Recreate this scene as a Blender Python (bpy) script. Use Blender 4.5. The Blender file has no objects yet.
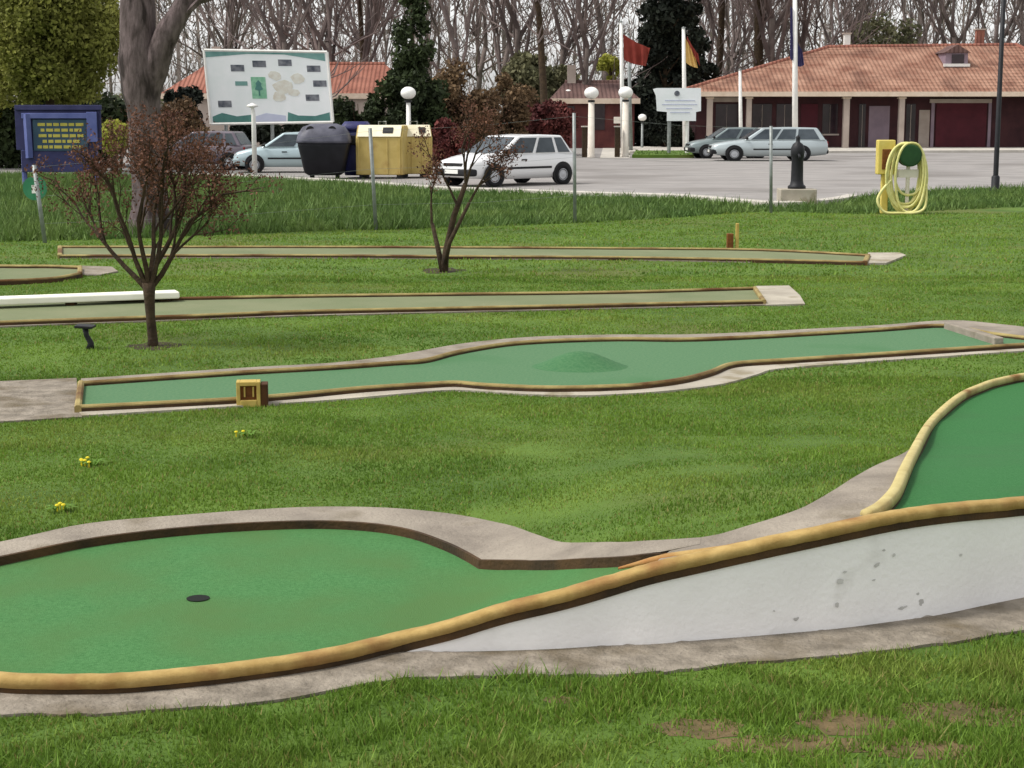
import bpy, bmesh, math, random
import numpy as np
from mathutils import Vector, Matrix
from mathutils.geometry import tessellate_polygon

R = math.radians
S = bpy.context.scene
COL = S.collection

# ------------------------------------------------------------------ camera geometry
F, W, H, HZ, CH = 1700.0, 1024, 768, 112.0, 2.1
PITCH = math.atan((H / 2 - HZ) / F)
CP, SP = math.cos(PITCH), math.sin(PITCH)

def ray(px, py):
    u = (px - W / 2) / F
    v = (H / 2 - py) / F
    return u, CP + v * SP, -SP + v * CP

def gp(px, py, z=0.0):
    """point of the horizontal plane z seen at a pixel of the photograph"""
    dx, dy, dz = ray(px, py)
    t = (z - CH) / dz
    return Vector((dx * t, dy * t, z))

def pt(px, py, Y):
    """point at distance Y seen at a pixel of the photograph"""
    dx, dy, dz = ray(px, py)
    t = Y / dy
    return Vector((dx * t, Y, CH + dz * t))

def zat(py, Y):
    return pt(512, py, Y).z

def xat(px, Y, z=0.0):
    return (px - W / 2) / F * (Y * CP + (CH - z) * SP)

def catmull(P, n=6):
    P = [Vector(p) for p in P]
    out = []
    for i in range(len(P) - 1):
        p0 = P[max(i - 1, 0)]; p1 = P[i]; p2 = P[i + 1]; p3 = P[min(i + 2, len(P) - 1)]
        for k in range(n):
            t = k / n
            out.append(0.5 * ((2 * p1) + (p2 - p0) * t + (2 * p0 - 5 * p1 + 4 * p2 - p3) * t * t
                              + (3 * p1 - p0 - 3 * p2 + p3) * t ** 3))
    out.append(P[-1])
    return out

# ------------------------------------------------------------------ materials
def lin(c):
    c = c / 255.0
    return c / 12.92 if c <= 0.04045 else ((c + 0.055) / 1.055) ** 2.4

def rgb(r, g, b):
    return (lin(r), lin(g), lin(b), 1.0)

def mat(name, c1, c2=None, scale=3.0, rough=0.8, bump=0.0, bscale=None, metallic=0.0, spots=None, sscale=1.0,
        sthr=(0.55, 0.65), island=0.0, straw=None, transl=0.0, stretch=(1, 1, 1), detail=6.0, coat=0.0, trans=0.0, spec=0.3, emit=None):
    m = bpy.data.materials.new(name)
    m.use_nodes = True
    nt = m.node_tree
    N, L = nt.nodes, nt.links
    b = N['Principled BSDF']
    b.inputs['Roughness'].default_value = rough
    b.inputs['Metallic'].default_value = metallic
    b.inputs['Specular IOR Level'].default_value = spec
    if coat:
        b.inputs['Coat Weight'].default_value = coat
    if trans:
        b.inputs['Transmission Weight'].default_value = trans
    tc = N.new('ShaderNodeTexCoord')
    mp = N.new('ShaderNodeMapping')
    mp.inputs['Scale'].default_value = stretch
    L.new(tc.outputs['Object'], mp.inputs['Vector'])
    col = None
    if c2 is not None:
        nz = N.new('ShaderNodeTexNoise')
        nz.inputs['Scale'].default_value = scale
        nz.inputs['Detail'].default_value = detail
        nz.inputs['Roughness'].default_value = 0.6
        L.new(mp.outputs['Vector'], nz.inputs['Vector'])
        rp = N.new('ShaderNodeValToRGB')
        rp.color_ramp.elements[0].position = 0.34
        rp.color_ramp.elements[1].position = 0.66
        rp.color_ramp.elements[0].color = c1
        rp.color_ramp.elements[1].color = c2
        L.new(nz.outputs['Fac'], rp.inputs['Fac'])
        col = rp.outputs['Color']
    if spots is not None:
        nz2 = N.new('ShaderNodeTexNoise')
        nz2.inputs['Scale'].default_value = sscale
        nz2.inputs['Detail'].default_value = 5
        L.new(mp.outputs['Vector'], nz2.inputs['Vector'])
        mr = N.new('ShaderNodeMapRange')
        mr.inputs['From Min'].default_value = sthr[0]
        mr.inputs['From Max'].default_value = sthr[1]
        L.new(nz2.outputs['Fac'], mr.inputs['Value'])
        mx = N.new('ShaderNodeMix'); mx.data_type = 'RGBA'
        L.new(mr.outputs['Result'], mx.inputs['Factor'])
        if col is not None:
            L.new(col, mx.inputs['A'])
        else:
            mx.inputs['A'].default_value = c1
        mx.inputs['B'].default_value = spots
        col = mx.outputs['Result']
    if island:
        g = N.new('ShaderNodeNewGeometry')
        hs = N.new('ShaderNodeHueSaturation')
        mr = N.new('ShaderNodeMapRange')
        mr.inputs['To Min'].default_value = 1 - island
        mr.inputs['To Max'].default_value = 1 + island
        L.new(g.outputs['Random Per Island'], mr.inputs['Value'])
        L.new(mr.outputs['Result'], hs.inputs['Value'])
        if col is not None:
            L.new(col, hs.inputs['Color'])
        else:
            hs.inputs['Color'].default_value = c1
        col = hs.outputs['Color']
        if straw is not None:
            gt = N.new('ShaderNodeMath'); gt.operation = 'GREATER_THAN'; gt.inputs[1].default_value = 0.93
            L.new(g.outputs['Random Per Island'], gt.inputs[0])
            mx2 = N.new('ShaderNodeMix'); mx2.data_type = 'RGBA'
            L.new(gt.outputs[0], mx2.inputs['Factor']); L.new(col, mx2.inputs['A']); mx2.inputs['B'].default_value = straw
            col = mx2.outputs['Result']
    if col is not None:
        L.new(col, b.inputs['Base Color'])
    else:
        b.inputs['Base Color'].default_value = c1
    if bump:
        nb = N.new('ShaderNodeTexNoise')
        nb.inputs['Scale'].default_value = bscale or scale * 6
        nb.inputs['Detail'].default_value = 5
        L.new(mp.outputs['Vector'], nb.inputs['Vector'])
        bp = N.new('ShaderNodeBump')
        bp.inputs['Strength'].default_value = bump
        bp.inputs['Distance'].default_value = 0.02
        L.new(nb.outputs['Fac'], bp.inputs['Height'])
        L.new(bp.outputs['Normal'], b.inputs['Normal'])
    if transl:
        tr = N.new('ShaderNodeBsdfTranslucent')
        if col is not None:
            L.new(col, tr.inputs['Color'])
        else:
            tr.inputs['Color'].default_value = c1
        ms = N.new('ShaderNodeMixShader')
        ms.inputs['Fac'].default_value = transl
        L.new(b.outputs['BSDF'], ms.inputs[1])
        L.new(tr.outputs['BSDF'], ms.inputs[2])
        L.new(ms.outputs['Shader'], N['Material Output'].inputs['Surface'])
    return m

M = {}
M['lawn_soil'] = mat('lawn_soil', rgb(68, 94, 32), rgb(90, 116, 40), 0.9, 0.95, 0.6, 60, spots=rgb(90, 100, 44), sscale=0.35)
M['grass'] = mat('grass_blades', rgb(88, 119, 39), rgb(119, 148, 53), 0.55, 0.7, island=0.3, transl=0.3, straw=rgb(140, 134, 76),
                 spots=rgb(132, 148, 64), sscale=0.9, sthr=(0.5, 0.72), stretch=(0.6, 1.0, 1.0))
M['tallgrass'] = mat('tall_grass_blades', rgb(74, 102, 48), rgb(108, 130, 66), 0.45, 0.7, island=0.3, transl=0.25)
M['felt'] = mat('green_felt', rgb(58, 108, 56), rgb(76, 126, 72), 70, 0.95, 0.4, 220, spots=rgb(74, 110, 58), sscale=1.4, sthr=(0.42, 0.66))
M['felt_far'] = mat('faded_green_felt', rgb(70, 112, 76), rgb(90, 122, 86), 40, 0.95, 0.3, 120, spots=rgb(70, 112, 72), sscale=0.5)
M['felt_deep'] = mat('deep_green_felt', rgb(40, 98, 48), rgb(56, 112, 60), 70, 0.95, 0.4, 220, spots=rgb(52, 98, 54), sscale=1.4, sthr=(0.5, 0.75))
M['felt_hump'] = mat('darker_hump_felt', rgb(58, 104, 66), rgb(76, 116, 76), 40, 0.95, 0.3, 120)  # green a little darker than the far felt
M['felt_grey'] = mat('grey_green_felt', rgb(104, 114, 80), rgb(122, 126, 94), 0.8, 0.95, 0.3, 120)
M['concrete'] = mat('worn_concrete', rgb(124, 115, 104), rgb(156, 146, 132), 2.4, 0.95, 0.6, 50, spots=rgb(112, 102, 84), sscale=3.0, sthr=(0.54, 0.72))
M['concrete_pale'] = mat('pale_concrete', rgb(156, 148, 134), rgb(180, 172, 156), 2.0, 0.95, 0.5, 50, spots=rgb(140, 130, 108), sscale=2.6)
M['concrete_dirty'] = mat('dirty_concrete', rgb(110, 102, 90), rgb(152, 142, 128), 7, 0.95, 0.9, 40, spots=rgb(96, 84, 62), sscale=2.4, sthr=(0.5, 0.7))
M['rail'] = mat('weathered_yellow_rail', rgb(150, 122, 68), rgb(180, 152, 94), 9.0, 0.8, 0.18, 90, spots=rgb(134, 94, 52), sscale=4.1, sthr=(0.5, 0.68))
M['rail_orange'] = mat('weathered_orange_rail', rgb(150, 118, 66), rgb(178, 148, 92), 9.0, 0.8, 0.18, 90, spots=rgb(146, 90, 42), sscale=2.6, sthr=(0.45, 0.62))
M['rail_pale'] = mat('pale_yellow_rail', rgb(176, 160, 104), rgb(198, 184, 128), 7.0, 0.8, 0.18, 90, spots=rgb(136, 100, 58), sscale=2.4, sthr=(0.56, 0.7))
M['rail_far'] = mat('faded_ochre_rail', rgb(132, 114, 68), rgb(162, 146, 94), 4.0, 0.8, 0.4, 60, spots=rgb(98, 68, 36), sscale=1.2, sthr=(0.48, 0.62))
M['shade_rust'] = mat('shade_rust_brown_edge', rgb(52, 40, 26), rgb(80, 58, 34), 5.0, 0.9, 0.4, 60)  # shade and rust below the rails put into one dark brown
M['whitewall'] = mat('white_painted_render', rgb(234, 231, 229), rgb(244, 242, 240), 1.6, 0.95, 0.2, 40, spots=rgb(196, 192, 186), sscale=2.9, sthr=(0.64, 0.85))
M['stain'] = mat('grey_scuff', rgb(168, 166, 162), rgb(202, 200, 196), 12.0, 0.9)
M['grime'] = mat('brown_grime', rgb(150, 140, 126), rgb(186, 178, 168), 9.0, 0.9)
M['dirt'] = mat('bare_red_dirt', rgb(84, 76, 46), rgb(118, 98, 70), 6.0, 1.0, 0.9, 30)
M['darkdirt'] = mat('dark_soil', rgb(48, 46, 28), rgb(70, 62, 38), 8.0, 1.0, 0.9, 40)
M['asphalt'] = mat('pale_asphalt', rgb(134, 130, 127), rgb(154, 149, 145), 1.1, 0.9, 0.35, 40, spots=rgb(122, 117, 113), sscale=0.25, sthr=(0.5, 0.66), stretch=(0.7, 1.0, 1), detail=10.0)
M['kerb'] = mat('kerb_concrete', rgb(176, 170, 160), rgb(196, 190, 180), 2.0, 0.9, 0.3, 30)
M['hole'] = mat('dark_cup', rgb(14, 20, 14), None, rough=0.9)
M['black'] = mat('black_iron', rgb(22, 22, 26), rgb(34, 34, 38), 6.0, 0.55, 0.2, 30)
M['blackplastic'] = mat('black_plastic', rgb(18, 18, 24), rgb(28, 28, 34), 3.0, 0.5, 0.1, 20)
M['greyplastic'] = mat('grey_plastic', rgb(66, 66, 78), rgb(98, 98, 110), 2.0, 0.5, 0.1, 20, spots=rgb(64, 64, 74), sscale=2.5)
M['blueplastic'] = mat('dark_blue_plastic', rgb(34, 36, 78), rgb(52, 54, 104), 3.0, 0.5)
M['yellowbin'] = mat('yellow_painted_steel', rgb(174, 152, 84), rgb(192, 170, 104), 2.0, 0.6, 0.1, 20, spots=rgb(158, 128, 70), sscale=2.0, sthr=(0.58, 0.75))
M['cream'] = mat('cream_panel', rgb(226, 216, 184), rgb(238, 230, 204), 3.0, 0.6)
M['steel'] = mat('galvanised_steel', rgb(126, 130, 128), rgb(152, 156, 154), 7.0, 0.5, metallic=0.35)
M['whitemetal'] = mat('white_painted_metal', rgb(222, 220, 214), rgb(236, 234, 230), 3.0, 0.45)
M['creampost'] = mat('cream_pillar_paint', rgb(214, 204, 190), rgb(228, 220, 208), 3.0, 0.8)
M['globe'] = mat('opal_glass_globe', rgb(244, 242, 236), None, rough=0.35)
M['bark'] = mat('grey_bark', rgb(70, 60, 58), rgb(112, 98, 98), 5.0, 0.95, 1.0, 12, spots=rgb(50, 42, 40), sscale=2.2, stretch=(2, 2, 0.6))
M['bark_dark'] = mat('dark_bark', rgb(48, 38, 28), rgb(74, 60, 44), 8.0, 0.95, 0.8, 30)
M['bark_bg'] = mat('woodland_bark', rgb(88, 78, 74), rgb(124, 112, 106), 1.0, 0.95, 0.6, 5)
M['twig_bg'] = mat('woodland_twigs', rgb(88, 76, 74), rgb(132, 118, 114), 0.4, 0.95, island=0.35)
M['twig_woods'] = mat('far_wood_twigs', rgb(108, 96, 92), rgb(154, 140, 136), 0.12, 0.95, island=0.4)
M['bud'] = mat('red_brown_buds', rgb(82, 52, 42), rgb(112, 78, 60), 3.0, 0.8, island=0.45, transl=0.2)
M['olive'] = mat('olive_leaves', rgb(108, 112, 50), rgb(148, 148, 76), 0.5, 0.8, island=0.4, transl=0.3)
M['darkgreen'] = mat('dark_evergreen_leaves', rgb(34, 44, 26), rgb(62, 74, 40), 0.5, 0.8, island=0.45, transl=0.1)
M['blackgreen'] = mat('blackish_needles', rgb(18, 24, 18), rgb(38, 44, 32), 0.5, 0.85, island=0.4)
M['brownleaf'] = mat('brown_winter_leaves', rgb(86, 66, 48), rgb(122, 100, 72), 0.6, 0.85, island=0.45, transl=0.15)
M['redleaf'] = mat('dark_red_leaves', rgb(76, 38, 38), rgb(116, 62, 56), 0.6, 0.85, island=0.45, transl=0.15)
M['limeleaf'] = mat('yellow_green_leaves', rgb(150, 154, 62), rgb(184, 184, 92), 0.6, 0.85, island=0.3, transl=0.35)
M['greyleaf'] = mat('grey_green_leaves', rgb(86, 88, 62), rgb(120, 118, 88), 0.6, 0.85, island=0.4, transl=0.2)
M['rubber'] = mat('tyre_rubber', rgb(24, 24, 26), None, rough=0.85)
M['rim'] = mat('wheel_rim', rgb(176, 178, 182), None, rough=0.4, metallic=0.4)
M['glass'] = mat('car_glass', rgb(46, 54, 60), rgb(80, 88, 94), 1.2, 0.2, spec=0.35)
M['trim'] = mat('black_trim', rgb(30, 30, 32), None, rough=0.65)
M['lamp_clear'] = mat('headlight_glass', rgb(206, 210, 212), None, rough=0.15, spec=0.6)
M['lamp_red'] = mat('tail_light', rgb(150, 26, 22), None, rough=0.25)
M['plate'] = mat('number_plate', rgb(226, 226, 220), None, rough=0.4)
M['car_white'] = mat('white_car_paint', rgb(232, 232, 232), None, rough=0.3, coat=0.5)
M['car_silver'] = mat('silver_car_paint', rgb(178, 188, 190), None, rough=0.35, metallic=0.35, coat=0.5)
M['car_blue'] = mat('pale_blue_silver_paint', rgb(176, 194, 198), None, rough=0.35, metallic=0.3, coat=0.5)
M['car_grey'] = mat('grey_green_car_paint', rgb(126, 138, 138), None, rough=0.35, metallic=0.35, coat=0.5)
M['car_purple'] = mat('dusky_purple_paint', rgb(112, 102, 112), None, rough=0.35, coat=0.5)
M['maroon'] = mat('maroon_door', rgb(70, 24, 34), rgb(86, 32, 42), 1.0, 0.75, 0.1, 8)
M['brickwall'] = mat('dark_red_wall', rgb(78, 42, 42), rgb(104, 58, 54), 1.5, 0.9, 0.4, 14)
M['shadewall'] = mat('porch_shade_wall', rgb(56, 34, 38), rgb(76, 46, 48), 1.2, 0.9, 0.3, 14)  # shade of the porch put into the wall colour
M['plaster'] = mat('grey_plaster', rgb(160, 146, 136), rgb(182, 168, 158), 1.0, 0.9)
M['lilac'] = mat('lilac_panel', rgb(128, 112, 124), rgb(150, 132, 142), 1.0, 0.8)
M['winglass'] = mat('dark_window_glass', rgb(34, 24, 30), rgb(56, 40, 46), 1.0, 0.15, spec=0.5)
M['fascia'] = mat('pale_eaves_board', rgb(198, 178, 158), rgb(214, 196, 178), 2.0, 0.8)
M['bluepaint'] = mat('blue_painted_frame', rgb(74, 84, 140), rgb(98, 106, 160), 2.0, 0.6)
M['bluepanel'] = mat('blue_green_panel', rgb(46, 66, 88), rgb(60, 84, 100), 2.0, 0.7)
M['bluedark'] = mat('dark_navy_board', rgb(44, 46, 84), rgb(60, 60, 100), 2.0, 0.7)
M['yellowtext'] = mat('yellow_lettering', rgb(168, 158, 70), rgb(188, 176, 84), 4.0, 0.7)
M['boardwhite'] = mat('white_board_face', rgb(226, 232, 232), rgb(238, 240, 242), 1.0, 0.55)
M['teal'] = mat('teal_print', rgb(92, 136, 132), rgb(126, 164, 158), 1.5, 0.6)
M['tealdark'] = mat('dark_teal_print', rgb(66, 112, 108), rgb(92, 140, 132), 1.0, 0.6)
M['boardgreen'] = mat('green_print', rgb(112, 170, 138), rgb(150, 196, 168), 6.0, 0.6)
M['boardblue'] = mat('pale_blue_print', rgb(176, 182, 206), rgb(200, 204, 222), 1.0, 0.6)
M['photo'] = mat('dark_photo_print', rgb(60, 66, 78), rgb(132, 134, 140), 4.0, 0.6)
M['mapmark'] = mat('beige_map_print', rgb(206, 200, 186), rgb(222, 222, 214), 5.0, 0.6)
M['flagred'] = mat('red_flag_cloth', rgb(122, 48, 40), rgb(144, 62, 52), 2.0, 0.85, transl=0.2)
M['flagyellow'] = mat('yellow_flag_cloth', rgb(206, 166, 92), rgb(222, 188, 120), 2.0, 0.85, transl=0.2)
M['flagblue'] = mat('dark_blue_flag_cloth', rgb(54, 52, 92), rgb(74, 70, 110), 2.0, 0.85, transl=0.2)
M['hose'] = mat('pale_yellow_hose', rgb(206, 200, 122), rgb(222, 216, 150), 5.0, 0.5)
M['reelbox'] = mat('yellow_reel_cabinet', rgb(200, 178, 84), rgb(216, 196, 112), 4.0, 0.6)
M['reelgreen'] = mat('dark_green_drum', rgb(24, 58, 28), rgb(38, 76, 38), 4.0, 0.6)
M['discgreen'] = mat('green_sign_disc', rgb(44, 112, 78), rgb(60, 130, 92), 3.0, 0.6)
M['whitebeam'] = mat('white_painted_beam', rgb(232, 230, 212), rgb(244, 242, 228), 3.0, 0.7)
M['markeryellow'] = mat('yellow_marker_wood', rgb(172, 146, 74), rgb(192, 168, 92), 12.0, 0.7)
M['markerbrown'] = mat('brown_marker_wood', rgb(92, 54, 22), rgb(124, 76, 32), 16.0, 0.8)
M['markerdark'] = mat('dark_brown_marker_side', rgb(58, 34, 14), rgb(82, 50, 22), 16.0, 0.8)
M['petal'] = mat('yellow_petals', rgb(214, 196, 40), None, rough=0.7)
M['leafflat'] = mat('dandelion_leaf', rgb(96, 132, 44), None, rough=0.7, transl=0.2)

def tile_material(name, c1, c2, c3):
    m = mat(name, c1, c2, 0.9, 0.9, spots=c3, sscale=0.5, sthr=(0.5, 0.7))
    nt = m.node_tree; N, L = nt.nodes, nt.links
    b = N['Principled BSDF']
    tc = N.new('ShaderNodeTexCoord')
    w1 = N.new('ShaderNodeTexWave'); w1.bands_direction = 'X'; w1.inputs['Scale'].default_value = 1.3
    w1.inputs['Distortion'].default_value = 0.6
    w2 = N.new('ShaderNodeTexWave'); w2.bands_direction = 'Y'; w2.wave_profile = 'SAW'; w2.inputs['Scale'].default_value = 0.8
    w2.inputs['Distortion'].default_value = 0.4
    L.new(tc.outputs['Object'], w1.inputs['Vector']); L.new(tc.outputs['Object'], w2.inputs['Vector'])
    ad = N.new('ShaderNodeMath'); ad.operation = 'ADD'
    L.new(w1.outputs['Fac'], ad.inputs[0]); L.new(w2.outputs['Fac'], ad.inputs[1])
    bp = N.new('ShaderNodeBump'); bp.inputs['Strength'].default_value = 0.8; bp.inputs['Distance'].default_value = 0.06
    L.new(ad.outputs[0], bp.inputs['Height']); L.new(bp.outputs['Normal'], b.inputs['Normal'])
    return m
M['tiles'] = tile_material('terracotta_tiles', rgb(124, 84, 68), rgb(168, 130, 110), rgb(104, 72, 60))
M['tiles_orange'] = tile_material('orange_tiles', rgb(136, 86, 72), rgb(158, 106, 90), rgb(118, 76, 66))
M['tiles_brown'] = tile_material('brown_tiles', rgb(92, 70, 66), rgb(116, 90, 84), rgb(80, 60, 58))

# ------------------------------------------------------------------ object helpers
def wloc(o):
    v = Vector((0, 0, 0))
    while o is not None:
        v = v + o.location
        o = o.parent
    return v

def link(name, me, m, parent=None):
    o = bpy.data.objects.new(name, me)
    COL.objects.link(o)
    if m is not None:
        me.materials.append(m)
    if parent is not None:
        o.parent = parent
    return o

def tag(o, label=None, cat=None, group=None, kind=None):
    if label: o['label'] = label
    if cat: o['category'] = cat
    if group: o['group'] = group
    if kind: o['kind'] = kind
    return o

def thing(name, label, cat, loc=(0, 0, 0), group=None, rz=0.0):
    o = bpy.data.objects.new(name, None)
    o.empty_display_size = 0.2
    COL.objects.link(o)
    o.location = loc
    o.rotation_euler = (0, 0, rz)
    return tag(o, label, cat, group)

def kids(o):
    return [c for c in bpy.data.objects if c.parent == o]

def copy_tree(o, loc=None, rz=None, sc=None, label=None, group=None, parent=None):
    c = o.copy(); COL.objects.link(c); c.parent = parent
    if loc is not None: c.location = loc
    if rz is not None: c.rotation_euler = (0, 0, rz)
    if sc is not None: c.scale = sc if hasattr(sc, '__len__') else (sc, sc, sc)
    if label: c['label'] = label
    if group: c['group'] = group
    for ch in kids(o):
        copy_tree(ch, parent=c)
    return c

class MB:
    def __init__(self):
        self.v = []; self.f = []
    def add(self, vs, fs):
        n = len(self.v)
        self.v += [tuple(v) for v in vs]
        self.f += [tuple(i + n for i in f) for f in fs]
        return self
    def box(self, c, s, rz=0.0, rx=0.0, ry=0.0):
        mt = Matrix.Translation(c) @ Matrix.Rotation(rz, 4, 'Z') @ Matrix.Rotation(ry, 4, 'Y') @ Matrix.Rotation(rx, 4, 'X')
        vs = [mt @ Vector((x * s[0] / 2, y * s[1] / 2, z * s[2] / 2)) for x in (-1, 1) for y in (-1, 1) for z in (-1, 1)]
        return self.add(vs, [(0, 1, 3, 2), (4, 6, 7, 5), (0, 4, 5, 1), (2, 3, 7, 6), (0, 2, 6, 4), (1, 5, 7, 3)])
    def tube(self, P, rad, n=8, cap=True):
        P = [Vector(p) for p in P]
        if not hasattr(rad, '__len__'): rad = [rad] * len(P)
        vs, fs = [], []
        up = None
        for i, p in enumerate(P):
            d = (P[min(i + 1, len(P) - 1)] - P[max(i - 1, 0)])
            if d.length < 1e-9: d = Vector((0, 0, 1))
            d.normalize()
            if up is None:
                up = Vector((0, 0, 1)) if abs(d.z) < 0.9 else Vector((1, 0, 0))
            a = d.cross(up)
            if a.length < 1e-4:
                a = d.orthogonal()
            a.normalize(); b = d.cross(a); up = a.cross(d) if False else up
            for k in range(n):
                t = 2 * math.pi * k / n
                vs.append(p + (a * math.cos(t) + b * math.sin(t)) * rad[i])
        for i in range(len(P) - 1):
            for k in range(n):
                fs.append((i * n + k, i * n + (k + 1) % n, (i + 1) * n + (k + 1) % n, (i + 1) * n + k))
        if cap:
            fs.append(tuple(range(n - 1, -1, -1)))
            fs.append(tuple((len(P) - 1) * n + k for k in range(n)))
        return self.add(vs, fs)
    def lathe(self, c, prof, n=16, axis='Z'):
        c = Vector(c); vs, fs = [], []
        for r, z in prof:
            for k in range(n):
                t = 2 * math.pi * k / n
                p = Vector((r * math.cos(t), r * math.sin(t), z))
                if axis == 'Y': p = Vector((p.x, p.z, p.y))
                if axis == 'X': p = Vector((p.z, p.x, p.y))
                vs.append(c + p)
        for i in range(len(prof) - 1):
            for k in range(n):
                fs.append((i * n + k, i * n + (k + 1) % n, (i + 1) * n + (k + 1) % n, (i + 1) * n + k))
        if prof[0][0] > 1e-4: fs.append(tuple(range(n - 1, -1, -1)))
        if prof[-1][0] > 1e-4: fs.append(tuple((len(prof) - 1) * n + k for k in range(n)))
        return self.add(vs, fs)
    def extrude(self, pts, d):
        """closed planar polygon pts extruded by the vector d"""
        pts = [Vector(p) for p in pts]; d = Vector(d); n = len(pts)
        vs = pts + [p + d for p in pts]
        fs = [(i, (i + 1) % n, n + (i + 1) % n, n + i) for i in range(n)]
        tri = tessellate_polygon([pts])
        fs += [tuple(t) for t in tri] + [tuple(n + i for i in reversed(t)) for t in tri]
        return self.add(vs, fs)
    def sweep(self, P, prof, closed=False, scale=None):
        """profile (offset to the left-hand side, height) carried along the path P"""
        P = [Vector(p) for p in P]; n = len(prof); vs, fs = [], []
        k = len(P)
        for i, p in enumerate(P):
            if closed:
                d = P[(i + 1) % k] - P[i - 1]
            else:
                d = P[min(i + 1, k - 1)] - P[max(i - 1, 0)]
            d.z = 0; d.normalize()
            nn = Vector((-d.y, d.x, 0))
            sc = scale[i] if scale else 1.0
            for a, b in prof:
                vs.append(p + nn * a * sc + Vector((0, 0, b * sc)))
        rng = range(k if closed else k - 1)
        for i in rng:
            j = (i + 1) % k
            for q in range(n):
                fs.append((i * n + q, i * n + (q + 1) % n, j * n + (q + 1) % n, j * n + q))
        if not closed:
            fs.append(tuple(range(n - 1, -1, -1))); fs.append(tuple((k - 1) * n + q for q in range(n)))
        return self.add(vs, fs)
    def build(self, name, m, parent=None, smooth=False, bevel=0.0, seg=2, world=False):
        me = bpy.data.meshes.new(name)
        vs = self.v
        if world and parent is not None:
            o = wloc(parent); vs = [(v[0] - o.x, v[1] - o.y, v[2] - o.z) for v in vs]
        me.from_pydata(vs, [], self.f); me.update()
        bm = bmesh.new(); bm.from_mesh(me)
        bmesh.ops.recalc_face_normals(bm, faces=bm.faces)
        bm.to_mesh(me); bm.free()
        if smooth:
            me.polygons.foreach_set('use_smooth', [True] * len(me.polygons))
        o = link(name, me, m, parent)
        if bevel:
            b = o.modifiers.new('bevel', 'BEVEL'); b.width = bevel; b.segments = seg; b.limit_method = 'ANGLE'
        return o

def np_mesh(name, V, k, m, parent=None):
    """V: (n*k,3) array, every k vertices one face"""
    nv = len(V); nf = nv // k
    me = bpy.data.meshes.new(name)
    me.vertices.add(nv); me.vertices.foreach_set('co', np.ascontiguousarray(V, dtype=np.float32).ravel())
    me.loops.add(nv); me.loops.foreach_set('vertex_index', np.arange(nv, dtype=np.int32))
    me.polygons.add(nf)
    me.polygons.foreach_set('loop_start', np.arange(0, nv, k, dtype=np.int32))
    me.update(calc_edges=True)
    return link(name, me, m, parent)

def sheet(name, poly, z, m, parent=None, thick=0.0, zf=None):
    """flat (or terrain-following) polygon, with sides reaching down by thick"""
    mb = MB()
    P = [Vector((p[0], p[1], (zf(p[0], p[1]) if zf else 0.0) + z)) for p in poly]
    tri = tessellate_polygon([[Vector((p.x, p.y, 0)) for p in P]])
    n = len(P)
    vs = list(P); fs = [tuple(t) for t in tri]
    if thick:
        vs += [p - Vector((0, 0, thick)) for p in P]
        fs += [(i, (i + 1) % n, n + (i + 1) % n, n + i) for i in range(n)]
    mb.add(vs, fs)
    return mb.build(name, m, parent, world=True)

def inpoly(x, y, poly):
    poly = [(p[0], p[1]) for p in poly]
    r = np.zeros(x.shape, bool)
    n = len(poly); j = n - 1
    for i in range(n):
        xi, yi = poly[i]; xj, yj = poly[j]
        if abs(yj - yi) > 1e-12:
            c = ((yi > y) != (yj > y)) & (x < (xj - xi) * (y - yi) / (yj - yi) + xi)
            r ^= c
        j = i
    return r

# ------------------------------------------------------------------ terrain: the lawn is banked up behind the white wall
RAILPIX_WALL = [(396, 653, 634), (449, 653, 619), (505, 652, 602), (559, 650, 589), (605, 647, 576), (652, 645.5, 562), (700, 641.5, 551),
                (758, 637, 538), (836, 630, 521), (890, 623, 510), (939, 616, 503), (996, 604, 498), (1060, 592, 492), (1130, 582, 487)]
wall_base = [gp(a, b) for a, b, c in RAILPIX_WALL]
wall_top = [max(pt(512, c, p.y).z, 0.085) for (a, b, c), p in zip(RAILPIX_WALL, wall_base)]
RX = np.array([p.x for p in wall_base]); RY = np.array([p.y for p in wall_base]); RZ = np.array(wall_top)
left_rail = [gp(a, b, 0.03) for a, b in [(-96, 628), (-84, 655), (-50, 676), (0, 685), (60, 687), (120, 686), (180, 681), (250, 673), (310, 664), (355, 655)]]

def T(x, y):
    s = np.interp(x, RX, RZ - 0.085, left=0.0)
    q = np.clip((x - RX[0]) / 0.9, 0, 1); s = s * q * q * (3 - 2 * q)
    yr = np.interp(x, RX, RY)
    f = np.clip(1 - (y - yr) / (11.2 - yr), 0, 1)
    f = f * f * (3 - 2 * f)
    return s * f

def gT(px, py, dz=0.0):
    z = 0.0
    for _ in range(40):
        p = gp(px, py, z + dz)
        z = 0.5 * z + 0.5 * float(T(p.x, p.y))
    return gp(px, py, z + dz)

NOGRASS = []

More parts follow.
